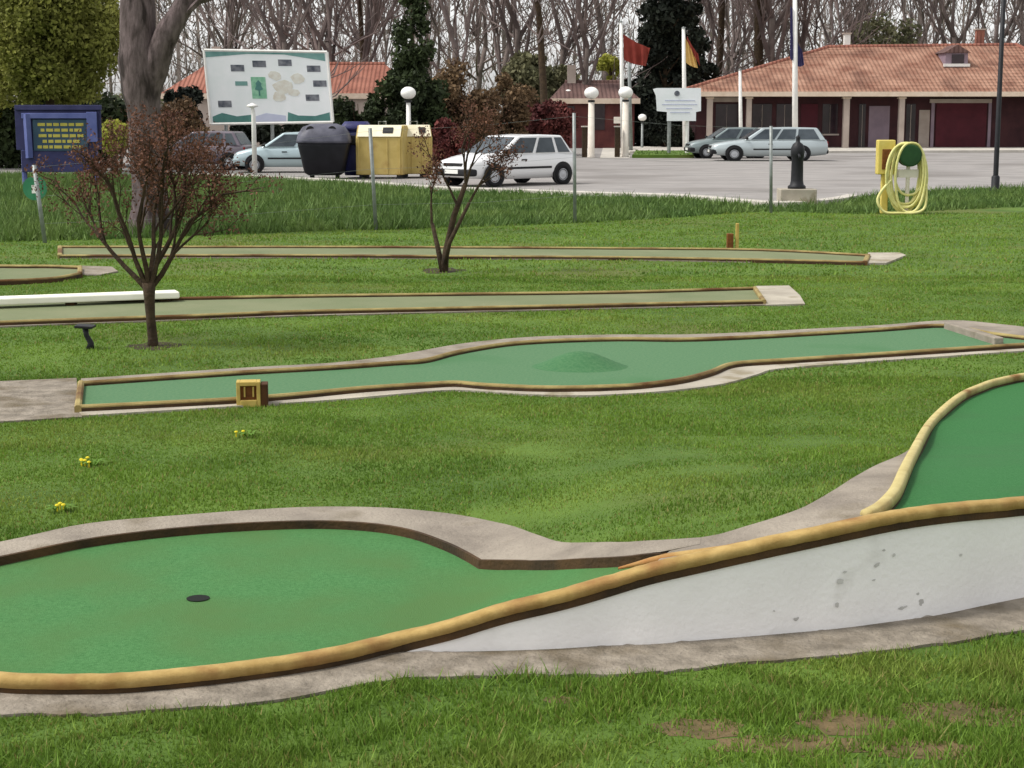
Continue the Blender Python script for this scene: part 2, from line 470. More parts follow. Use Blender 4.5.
# terrain-following surface needs inner points: triangulate on a fine fan by slicing
def grid_patch(name, poly, dz, m, parent, step=0.12):
    xs = [p[0] for p in poly]; ys = [p[1] for p in poly]
    bm = bmesh.new()
    vv = [bm.verts.new((p[0], p[1], 0)) for p in poly]
    tri = tessellate_polygon([[Vector((p[0], p[1], 0)) for p in poly]])
    for t in tri:
        try: bm.faces.new([vv[i] for i in t])
        except ValueError: pass
    for ax, lo, hi in ((0, min(xs), max(xs)), (1, min(ys), max(ys))):
        k = lo + step
        while k < hi:
            co = Vector((0, 0, 0)); co[ax] = k
            no = Vector((0, 0, 0)); no[ax] = 1
            bmesh.ops.bisect_plane(bm, geom=bm.verts[:] + bm.edges[:] + bm.faces[:], plane_co=co, plane_no=no)
            k += step
    o = wloc(parent) if parent else Vector((0, 0, 0))
    for v in bm.verts:
        v.co.z = float(T(v.co.x, v.co.y)) + dz
        v.co -= o
    bmesh.ops.recalc_face_normals(bm, faces=bm.faces)
    me = bpy.data.meshes.new(name); bm.to_mesh(me); bm.free()
    me.polygons.foreach_set('use_smooth', [True] * len(me.polygons))
    return link(name, me, m, parent)


# ------------------------------------------------------------------ ground
mb = MB()
mb.add([(-900, -60, 0), (900, -60, 0), (900, 1500, 0), (-900, 1500, 0)], [(0, 1, 2, 3)])
tag(mb.build('ground', M['lawn_soil']), kind='structure')

# ------------------------------------------------------------------ foreground lane with the round green
backA_in = [gT(a, b, 0.06) for a, b in [(-92, 600), (-70, 578), (-30, 564), (23, 552), (100, 537), (200, 526), (300, 521), (365, 523), (410, 530), (445, 542), (466, 552), (480, 560)]]
backA_in = catmull(backA_in, 4)
backA_in2 = [gT(a, b, 0.06) for a, b in [(520, 560.5), (570, 559.5), (620, 557), (660, 552), (700, 544)]]
backA_out = [gT(a, b, 0.06) for a, b in [(701, 537.3), (640, 541), (600, 542), (562, 542), (535, 534), (505, 524), (460, 515), (400, 508.5), (340, 506.5), (280, 508), (180, 515), (90, 523), (23, 537), (-40, 551), (-90, 570), (-118, 596)]]
backA_out = catmull(backA_out, 4)
frontA = catmull(left_rail + [Vector((p.x, p.y, 0.03)) for p in wall_base[:1]], 4)
greenA = [(p.x, p.y) for p in frontA] + [(p.x, p.y + 0.02) for p in wall_base[1:7]] + [(p.x, p.y) for p in reversed(backA_in2)] + [(p.x, p.y) for p in reversed(backA_in)]
laneA = thing('minigolf_lane', 'nearest minigolf lane with a large round green and a hole in its middle', 'minigolf lane', gp(200, 600))
grid_patch('playing_surface', greenA, 0.02, M['felt'], laneA)
# back kerb of the round green (broad, flat, raised above the felt)
kerbA = [(p.x, p.y) for p in backA_in] + [(p.x, p.y) for p in backA_in2] + [(p.x, p.y) for p in backA_out]
grid_patch('back_kerb', kerbA, 0.06, M['concrete'], laneA, 0.15)
mb = MB(); mb.sweep([Vector((p.x, p.y, float(T(p.x, p.y)))) for p in backA_out], [(0.004, -.03), (0.004, .0592), (-.004, .0592), (-.004, -.03)])
mb.build('kerb_side', M['concrete'], laneA, world=True)
mb = MB()
kp = [Vector((p.x, p.y, float(T(p.x, p.y)))) for p in backA_in + catmull(backA_in2, 4)]
mb.sweep(kp, [(0.008, 0.0), (0.008, 0.0622), (-0.008, 0.0605), (-0.008, 0.0)], scale=[1.0] * (len(kp) - 8) + [1, 1, .95, .9, .8, .7, .55, .4])
mb.build('kerb_lip', M['shade_rust'], laneA, world=True)
# front rail: low on the left, climbing on top of the white wall to the right
fr = [Vector((p.x, p.y, 0.045)) for p in left_rail] + [Vector((p.x, p.y, z - 0.035)) for p, z in zip(wall_base, wall_top)]
frc = catmull(fr, 6)
def soft(w, z0, z1, e=.012):
    return [(-w, z0), (-w, z1 - e), (-w + e * .35, z1 - e * .35), (-w + e, z1), (0, z1 + .002), (w - e, z1), (w - e * .35, z1 - e * .35), (w, z1 - e), (w, z0)]
prof = soft(.036, -.012, .029, .014)
rgr = random.Random(17)
mb = MB(); mb.sweep([p + Vector((rgr.uniform(-.002, .002), rgr.uniform(-.002, .002), rgr.uniform(-.0012, .0012))) for p in frc], prof)
mb.build('border_rail', M['rail'], laneA, smooth=True, world=True)
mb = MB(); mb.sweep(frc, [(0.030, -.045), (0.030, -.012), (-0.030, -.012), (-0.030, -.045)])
mb.build('rail_shade_rust', M['shade_rust'], laneA, world=True)  # dark strip below the cap: shade and rust modelled as a part
# second rail hugging the front rail where the lane narrows to its throat
mb = MB()
thr = []
for p, z in zip(frc, [q.z for q in frc]):
    if 0.42 < p.x < 0.98:
        t = min(1.0, (p.x - 0.42) / 0.45)
        thr.append(Vector((p.x, p.y + 0.19 - 0.115 * t, (float(T(p.x, p.y)) + 0.045) * (1 - t) + t * (z - 0.012))))
mb.sweep(thr, [(a * 0.7, b * 0.8) for a, b in prof], scale=[min(1, .25 + .12 * q) for q in range(len(thr))])
mb.build('throat_rail', M['rail_orange'], laneA, smooth=True, world=True)
hc = gp(198, 598, 0.024)
mb = MB(); mb.lathe((hc.x, hc.y, 0.0235), [(0.05, 0), (0.05, 0.001)], 24)
mb.build('hole', M['hole'], laneA, world=True)
NOGRASS += [greenA, kerbA]

# white wall carrying the rail
wl = thing('low_wall', 'low white painted wall with grey scuffs under the climbing yellow rail', 'wall', wall_base[6])
mb = MB(); vs = []; fs = []
base = catmull([Vector((p.x, p.y, 0)) for p in wall_base], 4)
tops = np.interp([p.x for p in base], RX, RZ - 0.055)
n = len(base)
for p, z in zip(base, tops):
    vs += [(p.x, p.y - 0.02, -0.05), (p.x, p.y - 0.02, z), (p.x, p.y + 0.10, z), (p.x, p.y + 0.10, -0.05)]
for i in range(n - 1):
    for q in range(4):
        fs.append((4 * i + q, 4 * i + (q + 1) % 4, 4 * i + 4 + (q + 1) % 4, 4 * i + 4 + q))
fs += [(0, 1, 2, 3), (4 * n - 1, 4 * n - 2, 4 * n - 3, 4 * n - 4)]
mb.add(vs, fs)
wb_ = mb.build('wall_body', M['whitewall'], wl, world=True)
wb_.data.polygons.foreach_set('use_smooth', [abs(p.normal.z) < .5 for p in wb_.data.polygons])
wb_.data.set_sharp_from_angle(angle=R(40))
rng = random.Random(5)
mb = MB()
def wally(x):
    return float(np.interp(x, RX, RY)) - 0.0235
def blotch(mb, px, py, w, h, ang=0.0):
    """irregular thin chip lying on the wall's front face"""
    Yw = 6.7
    for _ in range(6):
        q = pt(px, py, Yw); Yw = wally(q.x)
    q = pt(px, py, Yw)
    vs = []
    for k in range(12):
        t = 2 * math.pi * k / 12
        r = 0.7 + 0.6 * rng.random()
        a, b = w * r * math.cos(t), h * r * math.sin(t)
        x = q.x + a * math.cos(ang) - b * math.sin(ang); z = q.z + a * math.sin(ang) + b * math.cos(ang)
        vs.append((x, wally(x) - 0.001, z))
    mb.add(vs, [tuple(range(12))])
for px, py, w, h, a in [(877, 565, .022, .010, .5), (894, 555, .012, .012, .3), (884, 550, .010, .008, 0), (840, 582, .024, .018, 0), (961, 555, .012, .010, 0),
                        (902, 608, .034, .010, .2), (921, 602, .016, .022, .2), (918, 594, .012, .009, 0), (796, 619, .018, .011, .3), (845, 572, .014, .008, 0), (874, 580, .012, .006, .2),
                        (774, 611, .008, .006, 0), (837, 605, .012, .016, .0), (620, 590, .004, .006, 0)]:
    blotch(mb, px, py, w * 0.65, h * 0.65, a)
mb.build('scuff_marks', M['stain'], wl, world=True)
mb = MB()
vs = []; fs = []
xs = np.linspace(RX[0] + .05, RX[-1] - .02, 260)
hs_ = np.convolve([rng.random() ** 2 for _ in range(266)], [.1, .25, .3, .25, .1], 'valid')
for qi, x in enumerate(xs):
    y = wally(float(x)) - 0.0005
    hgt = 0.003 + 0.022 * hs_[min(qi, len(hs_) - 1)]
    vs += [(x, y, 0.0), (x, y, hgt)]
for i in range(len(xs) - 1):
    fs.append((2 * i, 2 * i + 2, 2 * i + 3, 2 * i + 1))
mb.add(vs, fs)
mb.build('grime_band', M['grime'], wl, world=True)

# front concrete path
front_edge = [gp(a, b) for a, b in [(-140, 712), (-60, 716), (23, 717), (98, 716), (176, 712), (270, 703), (339, 692), (402, 681), (496, 678), (580, 677), (652, 675), (680, 672), (774, 663), (846, 657), (905, 650), (961, 643), (996, 637), (1060, 627), (1140, 617)]]
front_edge = catmull(front_edge, 4)
rs = random.Random(3)
front_edge = [Vector((p.x + rs.uniform(-.01, .01), p.y + rs.uniform(-.012, .012), 0)) for p in front_edge]
pathF = [(p.x, p.y) for p in front_edge] + [(p.x, p.y + 0.02) for p in reversed(wall_base)] + [(p.x, p.y + 0.02) for p in reversed(left_rail)] + [(left_rail[0].x - 0.25, left_rail[0].y)]
tag(sheet('path', pathF, 0.012, M['concrete_dirty'], thick=0.05), kind='structure')
NOGRASS.append(pathF)

# apron between the rail and the lawn on the right
apron_edge = [gT(a, b, 0.06) for a, b in [(699, 537.3), (720, 533.5), (742, 527), (775, 517), (805, 506), (830, 492), (852, 478), (880, 463), (905, 452), (925, 432)]]
apron_edge = catmull(apron_edge, 4)
curveB = [gT(a, b, 0.07) for a, b in [(866, 513), (878, 506.5), (887, 499), (896, 488), (904, 470), (913, 452), (928, 425), (944, 408), (962, 394), (980, 386), (996, 380.5), (1030, 374), (1080, 371)]]
curveB = catmull(curveB, 5)
apron = [(p.x, p.y) for p in apron_edge] + [(p.x, p.y) for p in reversed(curveB[:26])] + [(p.x, p.y + 0.05) for p in reversed(wall_base[6:10])] + [(p.x, p.y + 0.05) for p in [wall_base[5]]] + [(p.x, p.y) for p in [gT(670, 550.4, .06), gT(699, 543.9, .06)]]
tag(grid_patch('apron_path', apron, 0.0588, M['concrete'], None, 0.15), kind='structure')
NOGRASS.append(apron)

# raised lane on the right
laneB = thing('minigolf_lane', 'bright green minigolf lane inside a curved pale yellow rail above the white wall', 'minigolf lane', curveB[10])
greenB = [(p.x, p.y) for p in curveB] + [(p.x + 0.3, p.y) for p in reversed(wall_base[9:])]
greenB = [(p.x, p.y) for p in curveB] + [(p.x, p.y + 0.03) for p in reversed(wall_base[10:])] + [(wall_base[9].x + .02, wall_base[9].y + .04)]
grid_patch('playing_surface', greenB, 0.022, M['felt_deep'], laneB)
mb = MB(); mb.sweep([p - Vector((0, 0, .02)) for p in curveB], [(a * 0.75, b * 1.1) for a, b in prof])
mb.build('border_rail', M['rail_pale'], laneB, smooth=True, world=True)
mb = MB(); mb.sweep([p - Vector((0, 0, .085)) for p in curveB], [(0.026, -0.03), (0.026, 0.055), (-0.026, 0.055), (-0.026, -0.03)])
mb.build('rail_shade_rust', M['shade_rust'], laneB, world=True)  # rail's shaded, rusty lower half built as a dark strip
NOGRASS.append(greenB)

# banked lawn behind the wall
mb = MB()
gx = np.arange(RX[0] - 0.3, RX[-1] + 3.0, 0.06); gy = np.arange(6.3, 11.5, 0.06)
GX, GY = np.meshgrid(gx, gy)
yr = np.interp(GX, RX, RY)
GZ = T(GX, GY) + 0.004
GZ[T(GX, GY) < 0.003] = -0.03
for poly in (greenA, kerbA, apron, greenB):
    GZ[inpoly(GX, GY, poly)] -= 0.06
nx, ny = len(gx), len(gy)
vs = list(zip(GX.ravel(), GY.ravel(), GZ.ravel()))
keep = GY > yr + 0.03
fs = []
for j in range(ny - 1):
    for i in range(nx - 1):
        if keep[j, i] and keep[j, i + 1]:
            fs.append((j * nx + i, j * nx + i + 1, (j + 1) * nx + i + 1, (j + 1) * nx + i))
mb.add(vs, fs)
tag(mb.build('lawn', M['lawn_soil'], smooth=True), kind='structure')

# ------------------------------------------------------------------ the lanes further back
def lane(label, front, back, felt, endrail=True, railm='rail_far', rw=0.024, rh=0.062, apron=None, name='minigolf_lane', n=4, leftcap=True, rightcap=True):
    f = catmull([gp(a, b, 0.04) for a, b in front], n); k = catmull([gp(a, b, 0.04) for a, b in back], n)
    f = [Vector((p.x, p.y, 0)) for p in f]; k = [Vector((p.x, p.y, 0)) for p in k]
    root = thing(name, label, 'minigolf lane', ((f[0] + f[-1]) / 2))
    poly = [(p.x, p.y) for p in f] + [(p.x, p.y) for p in reversed(k)]
    sheet('playing_surface', poly, 0.026, M[felt], root)
    pr = [(-rw, 0.0), (-rw, rh - 0.012), (-rw + 0.012, rh), (rw - 0.012, rh), (rw, rh - 0.012), (rw, 0.0)]
    for path in (f, k):
        mb = MB(); mb.sweep(path, pr); mb.build('border_rail', M[railm], root, world=True)
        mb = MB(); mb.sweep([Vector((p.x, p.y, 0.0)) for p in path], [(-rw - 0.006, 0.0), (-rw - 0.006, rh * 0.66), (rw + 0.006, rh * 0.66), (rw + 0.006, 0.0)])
        mb.build('rail_shade_rust', M['shade_rust'], root, world=True)  # dark lower band stands in for shade and rust on the rail
    for on, a, b in ((leftcap, f[0], k[0]), (rightcap, f[-1], k[-1])):
        if on:
            mb = MB(); d = (b - a).normalized() * 0.034
            mb.sweep([a - d, (a + b) / 2, b + d], [(x, y + 0.003 if y > 0 else y) for x, y in pr]); mb.build('end_rail', M[railm], root, world=True)
    NOGRASS.append(poly)
    return root, f, k

front2 = [(78, 408), (160, 404), (236, 400), (300, 395), (362, 389), (425, 385), (456, 383.5), (487, 386), (550, 388.5), (619, 387), (655, 384), (685, 379.5), (711, 372.5), (733, 364.5), (780, 361), (836, 357.5), (920, 352), (996, 347), (1060, 343)]
back2 = [(81, 384), (176, 377.5), (260, 372), (332, 368), (394, 363.5), (425, 361), (456, 353), (503, 345), (550, 341.5), (619, 339.5), (680, 340), (740, 338), (805, 334.5), (880, 330), (946, 326), (990, 334), (1060, 342)]
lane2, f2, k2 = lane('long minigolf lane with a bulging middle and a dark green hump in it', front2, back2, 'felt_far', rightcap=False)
# end bar at the right
mb = MB(); a = gp(948, 327, .04); b = gp(999, 343, .04)
mb.box(((a.x + b.x) / 2, (a.y + b.y) / 2, 0.045), ((b - a).length, 0.09, 0.09), math.atan2(b.y - a.y, b.x - a.x))
mb.build('end_rail', M['concrete'], lane2, world=True, bevel=0.01)
# hump
hm = gp(580, 366, 0.03)
mb = MB(); n1, n2 = 10, 36; vs = [(hm.x, hm.y, 0.152)]; fs = []
for i in range(1, n1 + 1):
    r = i / n1
    for k in range(n2):
        t = 2 * math.pi * k / n2
        z = 0.012 + 0.14 * (0.5 + 0.5 * math.cos(math.pi * r))
        vs.append((hm.x + 0.5 * r * math.cos(t), hm.y + 0.42 * r * math.sin(t), z))
for k in range(n2):
    fs.append((0, 1 + k, 1 + (k + 1) % n2))
    for i in range(n1 - 1):
        fs.append((1 + i * n2 + k, 1 + (i + 1) * n2 + k, 1 + (i + 1) * n2 + (k + 1) % n2, 1 + i * n2 + (k + 1) % n2))
mb.add(vs, fs); mb.build('hump', M['felt_hump'], lane2, smooth=True, world=True)
# aprons of lane 2
ap2 = [(82, 418), (160, 413), (240, 408), (332, 402), (400, 396), (456, 392), (520, 396), (580, 397.5), (640, 395), (685, 391), (727, 385), (758, 376), (780, 370.5), (867, 363.5), (996, 354.5), (1060, 350)]
ap2p = [gp(a, b) for a, b in ap2]
pol = [(p.x, p.y) for p in catmull(ap2p, 4)] + [(p.x, p.y + 0.01) for p in reversed(f2)]
tag(sheet('path', pol, 0.018, M['concrete_pale'], thick=0.05), kind='structure'); NOGRASS.append(pol)
bk2 = [gp(a, b) for a, b in [(81, 381), (176, 374.5), (260, 369), (332, 365), (385, 359), (415, 354), (456, 346.5), (503, 341), (550, 338), (619, 336.5), (680, 336.5), (740, 334.5), (805, 331), (880, 327), (950, 322), (1000, 326), (1060, 333)]]
pol = [(p.x, p.y) for p in catmull(bk2, 4)] + [(p.x, p.y) for p in reversed(k2)]
tag(sheet('path', pol, 0.02, M['concrete'], thick=0.05), kind='structure'); NOGRASS.append(pol)
pol = [gp(a, b) for a, b in [(-120, 388), (77, 379.5), (77, 409), (82, 418.5), (23, 422), (-120, 430)]]
pol = [(p.x, p.y) for p in pol]
tag(sheet('tee_path', pol, 0.014, M['concrete_dirty'], thick=0.05), kind='structure'); NOGRASS.append(pol)

front3 = [(-90, 327), (23, 322), (200, 316), (300, 312), (460, 308.5), (619, 305), (764, 301.5)]
back3 = [(-90, 306), (23, 302.5), (200, 298.5), (300, 296.5), (460, 294.5), (619, 292.5), (755, 288.5)]
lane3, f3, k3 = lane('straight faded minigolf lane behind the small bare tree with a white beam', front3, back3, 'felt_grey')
pol = [gp(a, b) for a, b in [(-90, 332), (23, 327), (200, 320.5), (300, 317), (460, 313), (619, 309.5), (766, 306)]]
pol = [(p.x, p.y) for p in pol] + [(p.x, p.y + .01) for p in reversed(f3)]
tag(sheet('path', pol, 0.016, M['concrete'], thick=0.05), kind='structure'); NOGRASS.append(pol)
pol = [(p.x, p.y) for p in [gp(a, b) for a, b in [(766, 306.5), (805, 305.5), (800, 297), (789, 287), (756, 287.5)]]]
tag(sheet('tee_path', pol, 0.02, M['concrete_pale'], thick=0.05), kind='structure'); NOGRASS.append(pol)

front4 = [(60, 256), (195, 255.5), (300, 255.5), (460, 256.5), (619, 257.5), (760, 260), (865, 262.5)]
back4 = [(60, 247), (195, 247), (300, 247), (460, 247.5), (619, 248.5), (760, 250), (868, 255.5)]
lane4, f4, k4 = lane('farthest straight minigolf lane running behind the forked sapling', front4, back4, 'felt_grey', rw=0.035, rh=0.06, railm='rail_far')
pol = [gp(a, b) for a, b in [(60, 259), (300, 258.5), (619, 260.5), (866, 265)]]
pol = [(p.x, p.y) for p in pol] + [(p.x, p.y + .01) for p in reversed(f4)]
tag(sheet('path', pol, 0.016, M['concrete'], thick=0.05), kind='structure'); NOGRASS.append(pol)
pol = [(p.x, p.y) for p in [gp(a, b) for a, b in [(866, 265), (886, 265), (906, 257), (900, 254.5), (868, 254.5)]]]
tag(sheet('tee_path', pol, 0.03, M['concrete_pale'], thick=0.05), kind='structure'); NOGRASS.append(pol)

front5 = [(-90, 284), (-30, 283), (23, 281), (55, 279), (80, 274.5)]
back5 = [(-90, 266), (-30, 266.5), (23, 267), (50, 267), (80, 268)]
lane5, f5, k5 = lane('short pointed minigolf lane end at the left edge behind the white beam', front5, back5, 'felt_grey', rw=0.03, rh=0.07)
pol = [(p.x, p.y) for p in [gp(a, b) for a, b in [(81, 276), (100, 276), (118, 272.5), (112, 268), (81, 267)]]]
tag(sheet('tee_path', pol, 0.02, M['concrete'], thick=0.05), kind='structure'); NOGRASS.append(pol)

# white beam lying along lane 3
a = gp(-40, 311.5); b = gp(178, 303)
bm_ = thing('wooden_beam', 'long white painted beam along the lane behind the small bare tree', 'beam', ((a + b) / 2))
mb = MB(); c = (a + b) / 2
mb.box((c.x, c.y, 0.1), ((b - a).length, 0.26, 0.075), math.atan2(b.y - a.y, b.x - a.x)); mb.build('beam_body', M['whitebeam'], bm_, bevel=0.015, world=True)
for t in (0.05, 0.5, 0.94):
    q = a.lerp(b, t); mb = MB(); mb.box((q.x, q.y, 0.03), (0.1, 0.12, 0.06)); mb.build('support_block', M['shade_rust'], bm_, world=True)

# ------------------------------------------------------------------ small things on the course
def number_marker():
    c = gp(249, 406); k = 1 / (F / c.y)
    r = thing('tee_marker', 'small yellow and brown wooden tee marker block in front of the bulging lane', 'tee marker', c, rz=0.12)
    w, h, d = 24 * k, 26 * k, 0.13
    mb = MB()
    mb.box((-w * .42, 0, h * .5), (w * .16, d, h)); mb.box((w * .42, 0, h * .5), (w * .16, d, h))
    mb.box((0, 0, h * .92), (w * .68, d, h * .16)); mb.box((0, -d * .05, h * .14), (w * .68, d, h * .28))
    mb.build('frame', M['markeryellow'], r, bevel=0.004)
    mb = MB(); mb.box((0, 0.01, h * .56), (w * .68, d * .7, h * .56)); mb.build('panel', M['markerbrown'], r)
    for x in (-.16, .2):
        mb = MB(); mb.box((w * x, -d * .37, h * .6), (w * .07, .006, h * .4)); mb.build('painted_bar', M['markeryellow'], r)
    mb = MB(); mb.box((w * .66, 0.01, h * .45), (w * .3, d * 1.1, h * .9)); mb.build('side_block', M['markerdark'], r, bevel=0.006)
number_marker()

c = gp(733, 249)
r = thing('tee_marker', 'tiny yellow tee marker standing on the farthest lane', 'tee marker', c)
mb = MB(); mb.box((-0.05, 0, .12), (.1, .1, .24)); mb.build('block', M['markerbrown'], r, bevel=.01)
mb = MB(); mb.box((0.06, 0, .2), (.05, .06, .4)); mb.build('post', M['markeryellow'], r, bevel=.01)

c = gp(90, 349)
r = thing('score_stand', 'low black stand with a flat top on the lawn left of the small tree', 'stand', c)
k = c.y / F
mb = MB(); mb.tube([(0.0, 0, 0), (0.01, 0, 6 * k), (-3 * k, 0, 14 * k), (-4 * k, 0, 22 * k)], [4.5 * k, 3 * k, 2.6 * k, 3.2 * k], 10)
mb.build('pedestal', M['black'], r, smooth=True)
mb = MB(); mb.box((-4 * k, 0, 23 * k), (18 * k, 0.16, 2.6 * k), ry=0.06); mb.build('top_plate', M['black'], r, bevel=0.006)

for i, (px, py, nm) in enumerate([(93, 466, 'brightest yellow dandelion clump on the lawn at the far left'), (248, 437, 'faint dandelion clump on the lawn below the tee marker'), (60, 512, 'pale dandelion clump near the kerb of the round green')]):
    c = gp(px, py)
    r = thing('dandelion', nm, 'dandelion', c, group='dandelions in the lawn')
    rg = random.Random(i + 9)
    mb = MB(); mp_ = MB()
    for _ in range(14):
        a = rg.random() * 6.28; l = rg.uniform(.05, .11); w = .012
        d = Vector((math.cos(a), math.sin(a), 0)); s = Vector((-d.y, d.x, 0)) * w
        mb.add([d * .01, d * l * .6 + s + Vector((0, 0, .035)), d * l + Vector((0, 0, .03)), d * l * .6 - s + Vector((0, 0, .035))], [(0, 1, 2, 3)])
    mb.build('leaves', M['leafflat'], r)
    for _ in range((5, 2, 3)[i]):
        x, y = rg.uniform(-.07, .07), rg.uniform(-.06, .06)
        mp_.lathe((x, y, .026 + rg.random() * .012), [(.004, -.03), (.004, 0), (.013, .004), (.010, .010), (.0, .014)], 10)
        mp_.build('flower', M['petal'], r); mp_ = MB()

# bare soil round the small trees and in the near grass
def blob(name, px, py, w, d, m, seed, z=0.0016):
    c = gp(px, py); rg = random.Random(seed); P = []
    for k in range(22):
        t = 2 * math.pi * k / 22; q = 0.8 + 0.4 * rg.random()
        P.append((c.x + w * q * math.cos(t), c.y + d * q * math.sin(t)))
    tag(sheet(name, P, z, m), kind='structure'); return P
SOIL = [blob('soil', 155, 346, .25, .26, M['darkdirt'], 1), blob('soil', 442, 270.5, .28, .4, M['darkdirt'], 2)]
DIRT = [blob('soil', 700, 728, .16, .10, M['dirt'], 3), blob('soil', 845, 722, .20, .12, M['dirt'], 4), blob('soil', 960, 715, .22, .14, M['dirt'], 5), blob('soil', 560, 700, .06, .04, M['dirt'], 6), blob('soil', 790, 745, .3, .1, M['dirt'], 7), blob('soil', 920, 750, .2, .1, M['dirt'], 8)]

# ------------------------------------------------------------------ grass
rn = np.random.default_rng(11)
def blades(n, ylo, yhi, hmin, hmax, w, polys_out=(), polys_in=None, margin=1.06, lean=0.5):
    y = np.sqrt(rn.random(n) * (yhi ** 2 - ylo ** 2) + ylo ** 2)
    x = (rn.random(n) - 0.5) * y * W / F * margin * 1.02
    if polys_in is not None:
        k = np.zeros(n, bool)
        for p in polys_in: k |= inpoly(x, y, p)
        x, y = x[k], y[k]
    k = np.ones(len(x), bool)
    for p in polys_out: k &= ~inpoly(x, y, p)
    x, y = x[k], y[k]
    n = len(x)
    if polys_in is None:
        keep = np.ones(n)
        for P in DIRT + SOIL:
            P = np.array(P); c = P.mean(0); e = (P.max(0) - P.min(0)) * .5
            q = np.sqrt(((x - c[0]) / e[0]) ** 2 + ((y - c[1]) / e[1]) ** 2) + .35 * np.sin(x * 23 + 3 * np.sin(y * 17)) * np.sin(y * 29 + x * 11)
            keep = np.minimum(keep, np.clip((q - .1) / 1.25, 0.06, 1))
        if ylo < 6.5: keep *= np.clip(.62 + .7 * np.sin(x * 7.3 + 2 * np.sin(y * 5.1)) * np.sin(y * 9.7 + 1.3 * np.sin(x * 6.1)), .25, 1)
        k = rn.random(n) < keep; x, y = x[k], y[k]; n = len(x)
    z = T(x, y); z = np.where(y > np.interp(x, RX, RY), z, 0.0)
    hh = (hmin + (hmax - hmin) * rn.random(n) ** 1.5)
    # patchiness
    pn = 0.75 + 0.42 * np.sin(x * 3.1 + 1.7 * np.sin(y * 2.3)) * np.sin(y * 4.3 + np.sin(x * 5.1))
    hh *= pn
    a = rn.random(n) * 2 * np.pi
    ww = w * (0.6 + 0.8 * rn.random(n))
    dx, dy = np.cos(a) * ww, np.sin(a) * ww
    b = rn.random(n) * 2 * np.pi; l = hh * lean * rn.random(n) * 1.6
    V = np.empty((n, 3, 3))
    V[:, 0] = np.stack([x - dx, y - dy, z], 1)
    V[:, 1] = np.stack([x + dx, y + dy, z], 1)
    V[:, 2] = np.stack([x + np.cos(b) * l, y + np.sin(b) * l, z + hh], 1)
    return V.reshape(-1, 3)

SO = SOIL + DIRT
thin = [v for v in DIRT]
G = [blades(130000, 5.2, 7.4, .014, .05, .0032, NOGRASS),
     blades(34000, 5.2, 6.4, .025, .07, .0035, NOGRASS, lean=0.9),
     blades(230000, 7.0, 13.5, .010, .030, .0045, NOGRASS),
     blades(170000, 12.5, 22, .010, .035, .007, NOGRASS),
     blades(90000, 21, 36, .015, .05, .012, NOGRASS)]
tag(np_mesh('grass', np.concatenate(G), 3, M['grass']), kind='stuff')

# ------------------------------------------------------------------ car park and verge
cp_front = [gp(a, b) for a, b in [(-160, 174), (60, 175), (200, 177.5), (345, 184), (430, 190.5), (520, 194), (600, 197), (680, 199.5), (745, 205), (785, 207), (835, 203), (870, 196), (940, 191), (1000, 189), (1200, 186)]]
cp_front = catmull(cp_front, 4)
cp = [(p.x, p.y) for p in cp_front] + [(60, 118), (-70, 118)]
tag(sheet('car_park', cp, 0.02, M['asphalt'], thick=0.05), kind='structure')
mb = MB()
kk = [p for p in cp_front if p.x > -12 and p.x < 8.5]
mb.sweep([Vector((p.x, p.y, 0)) for p in kk], [(-.16, 0), (-.16, .11), (.10, .13), (.10, 0)])
tag(mb.build('kerb', M['kerb']), kind='structure')
# painted bay lines
mb = MB()
for px in (612, 650):
    a = gp(px, 186); b = gp(px + 26, 166)
    d = (b - a).normalized(); s = Vector((-d.y, d.x, 0)) * .05
    mb.add([a + s + Vector((0, 0, .024)), a - s + Vector((0, 0, .024)), b - s + Vector((0, 0, .024)), b + s + Vector((0, 0, .024))], [(0, 1, 2, 3)])
# pavement in front of the building and path to the gate
pv = [(xat(640, 90), 86), (xat(1080, 90), 90), (xat(1080, 97), 99), (xat(630, 97), 99)]
tag(sheet('pavement', pv, 0.14, M['kerb'], thick=0.14), kind='structure')
pl = [gp(a, b) for a, b in [(600, 158.5), (630, 158.5), (626, 138), (606, 138)]]
tag(sheet('gate_path', [(p.x, p.y) for p in pl], 0.03, M['kerb'], thick=0.03), kind='structure')
isl = [(gp(a, b).x, gp(a, b).y) for a, b in [(632, 158.5), (694, 158.5), (690, 153.5), (636, 153.5)]]
tag(sheet('lawn_island', isl, 0.16, M['lawn_soil'], thick=0.16), kind='structure')
tag(np_mesh('island_grass', np.concatenate([blades(12000, 70, 90, .03, .12, .03, (), [isl]) + np.array([0, 0, .16])]), 3, M['tallgrass']), kind='stuff')

verge_front = [gp(a, b) for a, b in [(-60, 243), (100, 240), (300, 232), (420, 229), (560, 224), (660, 219), (740, 213), (780, 212), (840, 214), (900, 213), (1000, 208), (1090, 206)]]
verge_front = catmull(verge_front, 3)
vback = [p for p in cp_front if -19 < p.x < 16]
verge = [(p.x, p.y) for p in verge_front] + [(p.x, p.y - 0.35) for p in reversed(vback)]
VB = [blades(300000, 27, 62, .06, .24, .02, (), [verge], 1.1, .7)]
vl = [(gp(a, b).x, gp(a, b).y) for a, b in [(-60, 243), (100, 240), (300, 232), (420, 229), (430, 196), (340, 187), (200, 181), (-60, 178)]]
VB.append(blades(190000, 27, 60, .12, .42, .02, (), [vl], 1.1, .6))
tag(np_mesh('verge_grass', np.concatenate(VB), 3, M['tallgrass']), kind='stuff')

